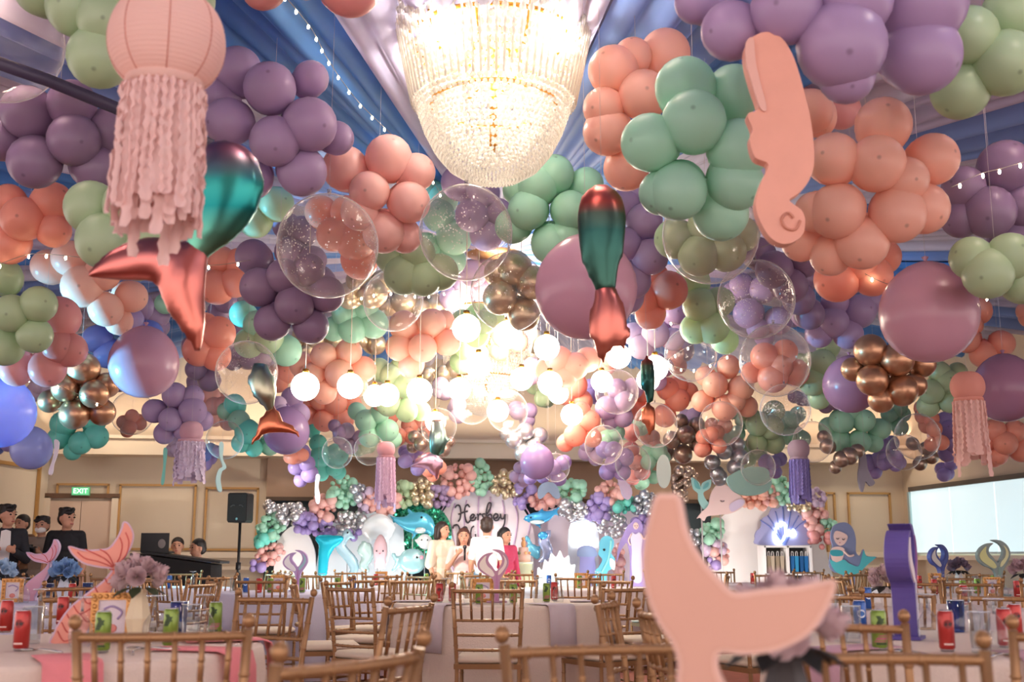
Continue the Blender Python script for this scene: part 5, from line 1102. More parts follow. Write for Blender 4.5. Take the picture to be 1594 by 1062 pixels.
    if not mask:
        k = MB(); k.ball(hd(0, -0.053, -0.036), (0.014*S, 0.006*S, 0.0045*S), 8, 6); k.build('mouth', mat('lips', (176, 96, 90), 0.5), root)
    else:
        k = MB(); k.ball(hd(0, -0.022, -0.028), (0.042*S, 0.042*S, 0.031*S), 14, 8); k.build('face_mask', m_white, root)
    # hair
    mh = mat('hair_%d%d%d' % hairc, hairc, 0.5, noise=0.4, nscale=60); h = MB()
    h.ball(hd(0, 0.010, 0.026), (0.057*S, 0.065*S, 0.056*S), 14, 8); h.ball(hd(0, 0.026, -0.002), (0.052*S, 0.048*S, 0.052*S), 12, 8)
    if hair == 'messy':
        for i in range(12): a = i*0.523; h.ball(hd(0.036*math.cos(a), 0.008+0.042*math.sin(a), 0.05+0.004*(i % 3)), 0.017*S, 8, 6)
        h.ball(hd(-0.02, -0.045, 0.036), (0.03*S, 0.016*S, 0.016*S), 8, 6)
    if hair in ('long', 'bob'):
        L = -0.14 if hair == 'long' else -0.06
        for s in (-1, 1): h.capsule(hd(s*0.042, 0.006, 0.02), hd(s*0.046, 0.012, L*0.9), 0.020*S, 0.022*S); h.capsule(hd(s*0.022, 0.04, 0.02), hd(s*0.025, 0.045, L), 0.03*S, 0.028*S)
        h.capsule(hd(0, 0.045, 0.02), hd(0, 0.048, L), 0.032*S, 0.03*S)
    obj('hair', remesh(h, 'hair', mh, 0.009, 2), root)
    # clothes
    if shirt:
        c = MB(); torso(c, 0.010)
        for s in (0, 1):
            el = sho[s]+Vector(arms[s][0])*S; wr_ = sho[s]+Vector(arms[s][1])*S
            q = el if sleeve != 'short' else sho[s]+(el-sho[s])*0.72
            c.capsule(sho[s], q, 0.036*S, (0.036 if sleeve == 'short' else 0.031)*S)
            if sleeve == 'long': c.capsule(el, wr_, 0.034*S, 0.025*S)
            if sleeve == 'wide': c.capsule(sho[s]+V(0, 0, -0.02)-Vector((0, 0, dz)), q, 0.040*S, 0.047*S)
        obj('shirt', remesh(c, 'shirt', mat('cloth_%d_%d_%d' % shirt, shirt, 0.85, noise=0.1, nscale=40), 0.0095, 4), root)
        k = MB(); k.tube([V(0.036*math.cos(a*0.524), 0.004-0.0+0.036*math.sin(a*0.524), 0.838+0.006*math.sin(a*0.524)) for a in range(13)], 0.008*S, 6); k.build('collar', mat('cloth_%d_%d_%d' % shirt, shirt, 0.85), root)
    if jacket:
        for s in (-1, 1):
            k = MB(); k.prism([(0, 0.83*S+dz), (s*0.03*S, 0.82*S+dz), (s*0.034*S, 0.72*S+dz), (s*0.03*S, 0.56*S+dz), (0, 0.55*S+dz)], -0.082*S, -0.062*S); k.build('tee_front', mat('cloth_%d_%d_%d' % jacket, jacket, 0.8), root)
    if skirt:
        k = MB(); wob = lambda a, z: 1+0.05*math.sin(9*a)
        k.lathe([(0.088*S, 0.61*S), (0.105*S, 0.52*S), (0.14*S, 0.36*S), (0.165*S, 0.2*S), (0.16*S, 0.2*S)], 40, wob=wob); k.build('skirt', skirt if not isinstance(skirt, tuple) else mat('cloth_%d_%d_%d' % skirt, skirt, 0.85), root)
    elif legs:
        c = MB(); e(V(0, 0.004, 0.54), (0.102, 0.074, 0.072), c)
        for s in (0, 1): c.capsule(hip[s], kne[s], 0.064*S, 0.046*S); c.capsule(kne[s], ank[s], 0.046*S, 0.036*S)
        obj('trousers', remesh(c, 'trousers', mat('cloth_%d_%d_%d' % legs, legs, 0.85), 0.011, 3), root)
    for s in (0, 1):
        k = MB(); q = ank[s]; k.capsule(q+Vector((0, 0.01, -0.022)), q+Vector((0, -0.15, -0.032)), 0.05, 0.04); k.build('shoe', mat('shoe_dark', (50, 44, 44), 0.5), root)
    return root, hands, hd, S
FWD = lambda s, up=0.0: ((s*0.035, -0.03, -0.175), (-s*0.03, -0.15, -0.13+up))   # forearm brought forward
def holding(root, name, label, cat, hands_w, build):
    pass
person('man in a black polo shirt looking to the right, standing by the double door', 106, 791, 13.4, 8, (32, 32, 36), 'short', (38, 38, 44), 'messy', head_turn=48)
person('man in a dark jacket over a white tee, cut by the left edge', 14, 786, 13.0, 20, (40, 40, 46), 'long', (44, 42, 48), 'messy', jacket=(232, 226, 222), head_turn=40, arms=[FWD(-1), FWD(1)])
person('person in brown half hidden behind the man in the dark jacket', 36, 802, 15.6, -20, (116, 84, 60), 'long', (50, 44, 44), 'short', arms=[FWD(-1), FWD(1, 0.02)])
ph, hh_, _, S_ = person('masked photographer holding a camera, between the two men at left', 67, 804, 14.1, 0, (150, 132, 118), 'short', (60, 56, 56), 'messy', mask=True, arms=[((-0.05, -0.06, -0.16), (0.03, -0.16, -0.10)), ((0.05, -0.06, -0.16), (-0.03, -0.16, -0.10))])
pc_ = ph.matrix_basis @ ((hh_[0]+hh_[1])/2) + Vector((0, -0.03, 0.01))
cm = thing('photo_camera', 'black photo camera held by the masked photographer', 'camera', pc_, -YAW)
k = MB(); k.box((0, 0, 0), (0.13, 0.07, 0.09)); k.box((0, 0, 0.055), (0.05, 0.05, 0.03)); k.build('camera_body', mat('camera_black', (26, 26, 28), 0.4), cm)
k = MB(); k.lathe([(0.0, 0), (0.036, 0), (0.038, 0.09), (0.0, 0.09)], 16); o = k.build('lens', mat('camera_black2', (18, 18, 22), 0.25), cm); o.rotation_euler = (math.pi/2, 0, 0); o.location = (0, -0.035, 0)
person('seated man in a white shirt behind the black booth', 277, 838, 17.0, 10, (226, 212, 200), 'short', (60, 60, 70), 'short', True)
person('seated man in a blue shirt at the right end of the black booth', 309, 840, 15.7, -30, (30, 96, 150), 'short', (50, 50, 60), 'short', True, head_turn=-20)
wB, hB, _, _ = person('woman in a beige blouse and trousers standing at the left of the stage group', 689, 813, 16.0, 38, (240, 222, 198), 'wide', (206, 174, 142), 'bob', head_turn=20, arms=[((-0.03, 0.0, -0.18), (-0.02, -0.06, -0.32)), ((0.04, -0.03, -0.17), (0.02, -0.14, -0.10))], hairc=(46, 32, 28))
def floral():
    m = mat('floral_cloth', (236, 224, 222), 0.85); nt = m.node_tree; b = nt.nodes['Principled BSDF']
    tc = nt.nodes.new('ShaderNodeTexCoord'); v = nt.nodes.new('ShaderNodeTexVoronoi'); v.inputs['Scale'].default_value = 17; rp = nt.nodes.new('ShaderNodeValToRGB')
    rp.color_ramp.elements[0].color = (*lin((170, 90, 84)), 1); rp.color_ramp.elements[0].position = 0.16; rp.color_ramp.elements[1].position = 0.30; rp.color_ramp.elements[1].color = (*lin((238, 226, 226)), 1)
    nt.links.new(tc.outputs['Object'], v.inputs['Vector']); nt.links.new(v.outputs['Distance'], rp.inputs[0]); nt.links.new(rp.outputs[0], b.inputs['Base Color']); return m
wF, hF, _, _ = person('girl in a floral skirt speaking into a microphone on the stage', 722, 823, 15.6, 4, (238, 204, 200), 'short', None, 'long', skirt=floral(), arms=[((-0.05, -0.04, -0.17), (0.03, -0.13, -0.06)), ((0.05, -0.04, -0.17), (-0.02, -0.14, -0.08))], hairc=(84, 48, 40))
mp = wF.matrix_basis @ ((hF[0]+hF[1])/2); mc = thing('microphone', 'handheld microphone raised by the girl in the floral skirt', 'microphone', mp, -YAW)
k = MB(); k.tube([(0, 0.0, -0.09), (0, 0.01, 0.06)], [0.012, 0.017], 10); k.build('mic_handle', mat('camera_black', (26, 26, 28), 0.4), mc)
k = MB(); k.ball((0, 0.015, 0.085), 0.028, 10, 8); k.build('mic_head', mat('mic_mesh', (90, 90, 94), 0.35, 0.9), mc)
person('man seen from behind in a white shirt in front of the name board', 758, 806, 15.2, 176, (242, 240, 238), 'short', (110, 136, 156), 'short', hairc=(58, 42, 36))
person('woman with long dark hair in a magenta top right of the man in white', 786, 822, 15.7, 34, (196, 64, 98), 'long', (70, 56, 60), 'long', head_turn=12, hairc=(30, 24, 26))
# --- DJ booth, laptop, loudspeaker on its stand
q = PY(285, 880, 15.4); bt = thing('dj_booth', 'black cloth covered booth in front of the two seated men', 'booth', (q.x, q.y, 0), -YAW)
k = MB(); k.add([(-0.62, -0.3, 0), (0.45, -0.3, 0), (0.45, 0.3, 0), (-0.62, 0.3, 0), (-0.6, -0.28, 1.12), (0.43, -0.28, 0.98), (0.43, 0.28, 0.98), (-0.6, 0.28, 1.12)], [(4, 5, 6, 7), (0, 1, 5, 4), (1, 2, 6, 5), (2, 3, 7, 6), (3, 0, 4, 7)], False); k.build('black_cover', mat('booth_black', (32, 30, 32), 0.8, noise=0.3, nscale=6), bt)
k = MB(); k.box((-0.1, 0, 1.065), (1.0, 0.5, 0.03)); o = k.build('table_top', mat('booth_black2', (40, 38, 40), 0.6), bt); o.rotation_euler = (0, 0.13, 0)
q2 = PY(243, 866, 15.4); lp = thing('laptop', 'open black laptop with its back to the room on the black booth', 'laptop', (q2.x, q2.y, 1.12), -YAW)
k = MB(); k.box((0, 0.06, 0.012), (0.36, 0.25, 0.022)); k.build('base', mat('laptop_black', (24, 24, 26), 0.4), lp)
k = MB(); k.box((0, -0.08, 0.135), (0.36, 0.014, 0.24)); k.build('lid', mat('laptop_black', (24, 24, 26), 0.4), lp)
k = MB(); k.ball((0.09, -0.09, 0.12), (0.05, 0.004, 0.06), 14, 8); k.build('lid_sticker', mat('sticker', (150, 140, 136), 0.5), lp)
p = PY(370, 900, 16.6); ztop = PY(369, 768, 16.6).z; zb = PY(369, 814, 16.6).z
ss = thing('speaker_stand', 'black tripod stand carrying the loudspeaker beside the stage', 'stand', (p.x, p.y, 0), -YAW)
k = MB(); k.tube([(0, 0, 0.25), (0, 0, zb)], 0.02, 10); k.build('pole', mat('stand_black', (30, 30, 32), 0.45), ss)
k = MB(); k.lathe([(0.026, 0.9), (0.036, 0.9), (0.036, 1.0), (0.026, 1.0)], 12); k.build('collar', mat('stand_black', (30, 30, 32), 0.45), ss)
for a in (0.4, 2.5, 4.6):
    k = MB(); k.tube([(0, 0, 0.8), (0.45*math.cos(a), 0.45*math.sin(a), 0.02)], 0.014, 8); k.build('leg', mat('stand_black', (30, 30, 32), 0.45), ss)
sk = MB(); sk.lathe([(0.03, 0.86), (0.16, 0.0)], 20, wob=lambda a, z: 1+0.08*math.sin(6*a)); sk.build('skirt_cover', mat('booth_black', (32, 30, 32), 0.8), ss)
sp = thing('loudspeaker', 'black loudspeaker on a tripod stand at the left of the stage', 'loudspeaker', (p.x, p.y, zb), -YAW-0.1)
hS = ztop-zb
k = MB(); k.prism([(-0.14, 0.03), (-0.12, 0), (0.12, 0), (0.14, 0.03), (0.14, hS-0.02), (0.12, hS), (-0.12, hS), (-0.14, hS-0.02)], -0.15, 0.13); k.build('cabinet', mat('speaker_black', (34, 36, 38), 0.5), sp)
k = MB(); k.box((0, -0.155, hS*0.5), (0.245, 0.012, hS*0.9)); k.build('grille', mat('speaker_grille', (50, 60, 62), 0.6, bump=0.6, nscale=160), sp)
k = MB(); k.tube(cr([(-0.09, -0.164, hS*0.52), (-0.06, -0.166, hS*0.58), (-0.03, -0.164, hS*0.57)], 4, False), 0.006, 5); k.tube(cr([(0.09, -0.164, hS*0.52), (0.06, -0.166, hS*0.58), (0.03, -0.164, hS*0.57)], 4, False), 0.006, 5); k.build('grille_ridge', mat('ridge', (92, 104, 106), 0.4), sp)
k = MB(); k.ball((0, -0.165, 0.05), (0.018, 0.005, 0.018), 10, 6); k.build('badge', mat('badge', (130, 200, 210), 0.3), sp)
# ================================================================== DINING TABLES AND CHAIRS
m_chair = mat('chair_gold', (164, 124, 84), 0.36, 0.45, noise=0.15, nscale=20)
m_chair2 = mat('chair_gold_dark', (140, 100, 62), 0.4, 0.4)
m_cush = mat('cushion_cream', (226, 208, 186), 0.9)
def make_chair():
    root = thing('chiavari_chair', 'x', 'chair')
    def ringed(pts, r, n, name, m=m_chair):
        b = MB(); b.tube(pts, r, 8)
        pts = [Vector(p) for p in pts]
        for i in range(1, n+1):
            u = i/(n+1)*(len(pts)-1); j = min(int(u), len(pts)-2); p = pts[j].lerp(pts[j+1], u-j); d = (pts[j+1]-pts[j]).normalized()*0.005
            b.tube([p-d, p, p+d], [r, r*1.28, r], 8, False)
        return b
    for s in (-1, 1):
        pts = [(s*0.19, -0.20, 0), (s*0.183, -0.185, 0.22), (s*0.183, -0.185, 0.45), (s*0.194, -0.205, 0.66), (s*0.206, -0.245, 0.885)]
        b = ringed(pts, 0.0125, 7, 'p'); b.ball((s*0.2085, -0.254, 0.905), (0.0165, 0.0165, 0.019), 10, 7); b.build('back_post', m_chair, root)
        b = ringed([(s*0.195, 0.195, 0), (s*0.19, 0.19, 0.25), (s*0.19, 0.19, 0.44)], 0.0125, 4, 'l'); b.build('leg', m_chair, root)
        for z in (0.14, 0.25):
            MB().tube([(s*0.19, -0.187, z), (s*0.19, 0.192, z)], 0.008, 6).build('stretcher', m_chair2, root)
    for y in (-0.187, 0.192): MB().tube([(-0.19, y, 0.19), (0.19, y, 0.19)], 0.008, 6).build('stretcher', m_chair2, root)
    def rail(z, y, x, r, name):
        pts = cr([(-x, y, z), (-x*0.5, y-0.022, z), (0, y-0.03, z), (x*0.5, y-0.022, z), (x, y, z)], 3, False)
        ringed(pts, r, 6, name).build(name, m_chair, root)
    rail(0.868, -0.242, 0.205, 0.0115, 'top_rail')
    rail(0.70, -0.213, 0.197, 0.009, 'back_rail'); rail(0.615, -0.20, 0.192, 0.009, 'back_rail'); rail(0.53, -0.192, 0.187, 0.009, 'back_rail')
    for i in range(6):
        u = (i+0.5)/6*2-1; x0, x1 = u*0.185, u*0.195; bow = 0.03*(1-u*u)
        ringed([(x0, -0.213-bow, 0.70), (x1, -0.242-bow, 0.868)], 0.0075, 2, 's').build('spindle', m_chair, root)
    b = MB(); b.box((0, 0, 0.435), (0.40, 0.40, 0.03)); b.build('seat_frame', m_chair2, root)
    b = MB(); b.lathe([(0.0, 0.45), (0.205, 0.45), (0.225, 0.462), (0.225, 0.482), (0.20, 0.497), (0.0, 0.50)], 4); o = b.build('seat_cushion', m_cush, root); o.rotation_euler = (0, 0, math.pi/4); o.scale = (1.22, 1.22, 1)
    return root
chair0 = make_chair(); used = [False]
def posword(a):
    a = a % 360; w = ['right', 'far right', 'far', 'far left', 'left', 'near left', 'near', 'near right']
    return w[int(((a+22.5) % 360)//45)]
def place_chair(x, d, face_deg, label):
    o = dup(chair0, label) if used[0] else chair0
    used[0] = True; o['label'] = label; o['group'] = 'gold chiavari chairs'
    o.location = W(x, d); o.rotation_euler = (0, 0, R(face_deg-90)-YAW)
def chairs_round(desc, x, d, lst, rr=1.12):
    seen = {}
    for a in lst:
        r_ = rr
        if isinstance(a, tuple): a, r_ = a
        w = posword(a); seen[w] = seen.get(w, 0)+1
        if seen[w] > 1: w = {2: 'second at the ', 3: 'third at the '}[seen[w]]+w
        place_chair(x+r_*math.cos(R(a)), d+r_*math.sin(R(a)), a+180, 'gold chair %s of %s' % (w, desc))
TZ = 0.75
def cloth_mesh(rgb, key, r=0.76, seed=0):
    b = MB(); n = 96; rnd = random.Random(seed); ph = rnd.random()*6
    def wob(a, z): 
        k_ = max(0, (TZ-0.03-z)/TZ); return 1+k_*(0.05*math.sin(11*a+ph)+0.035*math.sin(17*a+2*ph)+0.04)
    prof = [(0.0, TZ+0.004), (r*0.6, TZ+0.004), (r*0.985, TZ+0.004), (r*1.0, TZ-0.004), (r*1.006, TZ-0.03), (r*1.01, TZ-0.18), (r*1.015, TZ-0.4), (r*1.02, 0.02)]
    b.lathe(prof, n, wob=wob)
    return b.mesh('tablecloth', mat('cloth_'+key, rgb, 0.85, bump=0.25, nscale=120, noise=0.06))
def table(desc, x, d, rgb, key, seed):
    t = thing('round_table', 'round banquet table under the cloth, '+desc, 'table', W(x, d), -YAW, 'round banquet tables')
    k = MB(); k.lathe([(0, TZ-0.03), (0.74, TZ-0.03), (0.745, TZ-0.015), (0.74, TZ), (0, TZ)], 40); k.build('tabletop', mat('plywood', (150, 116, 84), 0.7), t)
    k = MB(); k.lathe([(0.0, 0.0), (0.26, 0.0), (0.26, 0.03), (0.05, 0.06), (0.05, TZ-0.03), (0.0, TZ-0.03)], 20); k.build('pedestal', mat('iron', (60, 56, 54), 0.5, 0.6), t)
    o = obj('tablecloth', cloth_mesh(rgb, key, seed=seed), None, W(x, d)); o.rotation_euler = (0, 0, -YAW)
    tag(o, 'pale floor length tablecloth over '+desc, 'tablecloth', 'floor length tablecloths')
# ---------- glass, cans
M_GL = clear('drink_glass', (246, 249, 250), 0.07, 1.0, 0.12)
gb = MB(); gb.lathe([(0.030, 0.0), (0.034, 0.004), (0.040, 0.04), (0.037, 0.075), (0.018, 0.105), (0.006, 0.118), (0.005, 0.155), (0.012, 0.163), (0.033, 0.168), (0.034, 0.172), (0.0, 0.172)], 24); gob_me = gb.mesh('bowl', M_GL)
gs = MB(); gs.lathe([(0.0, 0.150), (0.0055, 0.12), (0.005, 0.152), (0.0, 0.16)], 10); gob_st = gs.mesh('stem', M_GL)
tb = MB(); tb.lathe([(0.0, 0.0), (0.030, 0.0), (0.031, 0.012), (0.036, 0.13), (0.034, 0.13), (0.029, 0.014), (0.0, 0.014)], 24); tum_me = tb.mesh('wall', M_GL)
tbb = clear('blue_glass', (90, 150, 220), 0.12, 0.7); tb2 = MB(); tb2.lathe([(0.0, 0.0), (0.030, 0.0), (0.031, 0.012), (0.036, 0.13), (0.034, 0.13), (0.029, 0.014), (0.0, 0.014)], 24); tumb_me = tb2.mesh('wall', tbb)
rim = MB(); rim.tube([(0.035*math.cos(i*0.2618), 0.035*math.sin(i*0.2618), 0.13) for i in range(25)], 0.0014, 5, False); rim_me = rim.mesh('rim', mat('rim_shine', (230, 236, 240), 0.08, 0.7))  # bright metal ring puts the glint of the glass rim into a part
rim2 = MB(); rim2.tube([(0.033*math.cos(i*0.2618), 0.033*math.sin(i*0.2618), 0.17) for i in range(25)], 0.0014, 5, False); rim2_me = rim2.mesh('foot_rim', mat('rim_shine', (230, 236, 240), 0.08, 0.7))
CAN = {}
def can_parts(kind):
    if kind in CAN: return CAN[kind]
    rgb = {'red': (172, 44, 38), 'green': (118, 146, 52), 'blue': (38, 86, 160)}[kind]
    b = MB(); b.lathe([(0.024, 0.008), (0.0295, 0.014), (0.0295, 0.138), (0.025, 0.148)], 24); body = b.mesh('body', mat('can_'+kind, rgb, 0.3, 0.35, coat=0.3))
    b = MB(); b.lathe([(0.0, 0.003), (0.024, 0.0), (0.0242, 0.008)], 24); foot = b.mesh('base_rim', mat('can_alu', (200, 200, 204), 0.25, 1.0)); b = MB(); b.lathe([(0.025, 0.148), (0.0255, 0.151), (0.023, 0.151), (0.0225, 0.148), (0.0, 0.148)], 24); lid = b.mesh('lid', mat('can_alu', (200, 200, 204), 0.25, 1.0))
    def patch(z0, z1, a0, a1, skew, col, nm):
        b = MB(); n = 12; vs = []
        for j, z in enumerate((z0, (z0+z1)/2, z1)):
            for i in range(n+1):
                a = R(a0+(a1-a0)*i/n+skew*j/2); vs.append((0.0299*math.cos(a), 0.0299*math.sin(a), z))
        b.add(vs, [(j*(n+1)+i, j*(n+1)+i+1, (j+1)*(n+1)+i+1, (j+1)*(n+1)+i) for j in range(2) for i in range(n)]); return b.mesh(nm, mat('print_%d_%d_%d' % col, col, 0.35, 0.2))
    def disc(zc, r_, ac, col, nm):
        b = MB(); vs = [(0.0301*math.cos(R(ac)), 0.0301*math.sin(R(ac)), zc)]
        for i in range(20):
            q = i*0.31416; a = R(ac)+r_*math.cos(q)/0.0295; vs.append((0.0301*math.cos(a), 0.0301*math.sin(a), zc+r_*math.sin(q)))
        b.add(vs, [(0, 1+i, 1+(i+1) % 20) for i in range(20)]); return b.mesh(nm, mat('print_%d_%d_%d' % col, col, 0.35, 0.2))
    if kind == 'red': pr = [disc(0.10, 0.016, -95, (128, 30, 30), 'emblem'), patch(0.094, 0.106, -122, -66, 8, (58, 24, 24), 'emblem_bar'), patch(0.024, 0.03, -130, -60, 0, (226, 200, 190), 'print_line')]
    elif kind == 'green': pr = [patch(0.082, 0.118, -140, -95, 34, (40, 62, 26), 'brush_print'), patch(0.10, 0.128, -96, -62, -30, (46, 70, 28), 'brush_print'), patch(0.03, 0.056, -150, -60, 40, (166, 84, 104), 'print_band'), patch(0.02, 0.028, -130, -50, 0, (44, 66, 28), 'print_line')]
    else: pr = [disc(0.09, 0.019, -90, (214, 224, 234), 'emblem'), disc(0.09, 0.012, -90, (60, 110, 176), 'emblem_core')]
    CAN[kind] = [('body', body), ('lid', lid), ('base_rim', foot)]+[(p.name.split('.')[0], p) for p in pr]; return CAN[kind]
def item(kind, label, loc, rz=0.0):
    g = {'goblet': 'upturned stemmed glasses', 'tumbler': 'clear tumblers', 'blue_tumbler': 'blue tinted tumblers'}.get(kind, kind+' drink cans')
    if kind in ('red', 'green', 'blue'):
        root = thing('drink_can', label, 'can', loc, rz-YAW, g)
        for nm, me in can_parts(kind): obj(nm, me, root).scale = (0.88, 0.88, 0.88)
    else:
        root = thing('goblet' if kind == 'goblet' else 'tumbler', label, 'glass', loc, rz, g)
        if kind == 'goblet':
            obj('bowl', gob_me, root); obj('stem', gob_st, root); obj('foot_rim', rim2_me, root)
        else: obj('wall', tum_me if kind == 'tumbler' else tumb_me, root); obj('rim', rim_me, root)
    return root
TT = TZ+0.006
def at(px, yb): return PZ(px, yb, TT)
# ---------- tail centrepieces
def tailB(c, scale=1.0):
    U = lambda pts: [((u-1140)/936*scale, (0.44-(v-715)/936)*scale) for u, v in pts]
    out = cr(U([(1121, 1128), (1122, 1050), (1112, 960), (1085, 925), (1035, 905), (994, 868), (985, 822), (1015, 772), (1065, 742), (1112, 738), (1082, 766), (1074, 804), (1104, 845), (1136, 882), (1168, 842), (1184, 792), (1158, 742), (1102, 714), (1168, 717), (1220, 758), (1236, 820), (1216, 872), (1184, 920), (1166, 960), (1158, 1050), (1160, 1128)]), 3)
    b1 = cr(U([(1100, 925), (1048, 895), (1008, 860), (1002, 822), (1030, 782), (1056, 762), (1050, 800), (1066, 842), (1100, 872), (1122, 910)]), 3)
    b2 = cr(U([(1150, 912), (1158, 878), (1190, 842), (1202, 794), (1186, 752), (1212, 782), (1220, 822), (1200, 866), (1168, 905)]), 3)
    b3 = cr(U([(1130, 1110), (1130, 1000), (1136, 920), (1146, 920), (1150, 1000), (1150, 1110)]), 3)
    return out, [b1, b2, b3]
def tail(label, loc, rz, rgb, cols, thick=0.05, scale=1.0, edge=None):
    root = thing('tail_centrepiece', label, 'table decoration', loc, rz-YAW)
    out, bands = tailB(None, scale)
    k = MB(); k.prism(out, -thick/2, thick/2); k.build('board', mat('tail_%d_%d_%d' % rgb, rgb, 0.6, noise=0.2, nscale=14), root)
    for sg in (-1, 1):
        for i, bnd in enumerate(bands):
            k = MB(); y = sg*(thick/2+0.002); k.prism(bnd, y-0.003, y+0.003); k.build('painted_band', mat('band_%d_%d_%d' % cols[i % len(cols)], cols[i % len(cols)], 0.6), root)
    k = MB(); k.box((0, 0, 0.006), (0.14, 0.12, 0.012)); k.build('foot', mat('tail_%d_%d_%d' % rgb, rgb, 0.6), root)
    return root
def tailA(label, loc, rz, k_, c, px_out, rgb, edge, lines, thick=0.055, scales=True, lw=1.0):
    """fluke centrepiece from an outline in picture px; k_ = px per metre, c = px of the foot"""
    root = thing('tail_centrepiece', label, 'table decoration', loc, rz-YAW)
    L = lambda pts: [((x-c[0])/k_, (c[1]-y)/k_) for x, y in pts]
    out = cr(L(px_out), 4)
    b = MB(); b.prism(out, -thick/2, thick/2); b.build('board', mat('taila_%d_%d_%d' % edge, edge, 0.65), root)
    ins = [Vector(p) for p in out]; cc = []
    for i, p in enumerate(ins):
        a, q = ins[i-1], ins[(i+1) % len(ins)]; tg = (q-a); nr = Vector((-tg.y, tg.x)); nr = nr.normalized() if nr.length else nr
        cc.append(tuple(p+nr*0.006))
    ar = sum(out[i][0]*out[(i+1) % len(out)][1]-out[(i+1) % len(out)][0]*out[i][1] for i in range(len(out)))
    if ar < 0: cc = [tuple(ins[i]*2-Vector(cc[i])) for i in range(len(cc))]
    b = MB(); b.prism(cc, -thick/2-0.004, -thick/2); b.build('painted_face', mat('face_%d_%d_%d' % rgb, rgb, 0.6, noise=0.06, nscale=6), root)
    for ln in lines:
        b = MB(); b.tube([(x, -thick/2-0.005, z) for x, z in cr(L(ln), 5, False)], 0.0024*lw, 5); b.build('painted_line', mat('line_red', (206, 92, 84), 0.6), root)
    return root
# ---------- roses
def petal(bm_, a, r, h, w, curl, z0):
    n, m_ = 6, 5; vs = []
    for j in range(m_+1):
        v = j/m_
        for i in range(n+1):
            u = (i/n-0.5)*2; aa = a+u*w*math.sin(math.pi*(0.25+0.62*v))
            rr = r*(0.35+0.65*math.sin(v*1.5))+curl*max(0, v-0.6)**1.5*2.2; vs.append((rr*math.cos(aa), rr*math.sin(aa), z0+h*(v-0.25*max(0, v-0.72)*curl*30)*(1-0.12*u*u)))
    bm_.add(vs, [(j*(n+1)+i, j*(n+1)+i+1, (j+1)*(n+1)+i+1, (j+1)*(n+1)+i) for j in range(m_) for i in range(n)])
def rose_mesh(rgb, key):
    b = MB()
    for layer, (r, h, cnt, w, cu) in enumerate(((0.006, 0.046, 2, 1.6, 0.0), (0.012, 0.047, 3, 1.3, 0.001), (0.019, 0.046, 3, 1.3, 0.002), (0.026, 0.044, 4, 1.15, 0.004), (0.034, 0.040, 5, 1.0, 0.006), (0.042, 0.034, 6, 0.85, 0.010))):
        for i in range(cnt): petal(b, 2*math.pi*i/cnt+layer*0.7, r, h, w, cu, -0.006*layer)
    return b.mesh('rose', mat('rose_'+key, rgb, 0.7, trans=0.15))
lf = MB(); lf.add([(0, 0, 0), (0.018, 0.025, 0.004), (0.022, 0.05, 0.002), (0.0, 0.085, -0.01), (-0.022, 0.05, 0.002), (-0.018, 0.025, 0.004), (0, 0.03, -0.004), (0, 0.055, -0.006)], [(0, 1, 6), (1, 2, 7, 6), (2, 3, 7), (3, 4, 7), (4, 5, 6, 7), (5, 0, 6)])
leaf_me = lf.mesh('leaf', mat('rose_leaf', (62, 74, 48), 0.5)); leaf_me2 = lf.mesh('leaf', mat('rose_leaf_dark', (34, 36, 34), 0.6))
RM = {}
def bouquet(label, loc, rgb, key, n=9, sc=1.0, vase=True, vcol=(236, 226, 206), dark=False, vh=0.17):
    if key not in RM: RM[key] = rose_mesh(rgb, key)
    root = thing('rose_bouquet', label, 'flowers', loc, random.random()*6)
    zc = vh+0.02
    if vase:
        k = MB(); k.lathe([(0.0, 0.0), (0.03, 0.0), (0.048, vh*0.45), (0.026, vh*0.93), (0.03, vh)], 8, smooth=False); o = k.build('vase', mat('vase_%d' % vcol[2], vcol, 0.4), root)
    rnd = random.Random(label); G = 2.39996
    for i in range(n):
        z = 1-1.25*(i+0.3)/n; w = math.sqrt(max(0, 1-z*z)); a = G*i
        d = Vector((w*math.cos(a), w*math.sin(a), max(z, -0.2))); o = obj('rose', RM[key], root, Vector((0, 0, zc+0.01))+Vector((d.x*0.082, d.y*0.082, d.z*0.062+0.012))*sc)
        o.rotation_euler = d.to_track_quat('Z', 'Y').to_euler(); s = rnd.uniform(0.85, 1.1)*sc; o.scale = (s, s, s)
    for i in range(7):
        a = i*0.9; o = obj('leaf', leaf_me2 if dark else leaf_me, root, (0.03*math.cos(a), 0.03*math.sin(a), zc-0.012)); o.rotation_euler = (-0.35, 0, a-math.pi/2); o.scale = (sc*1.1,)*3
    return root
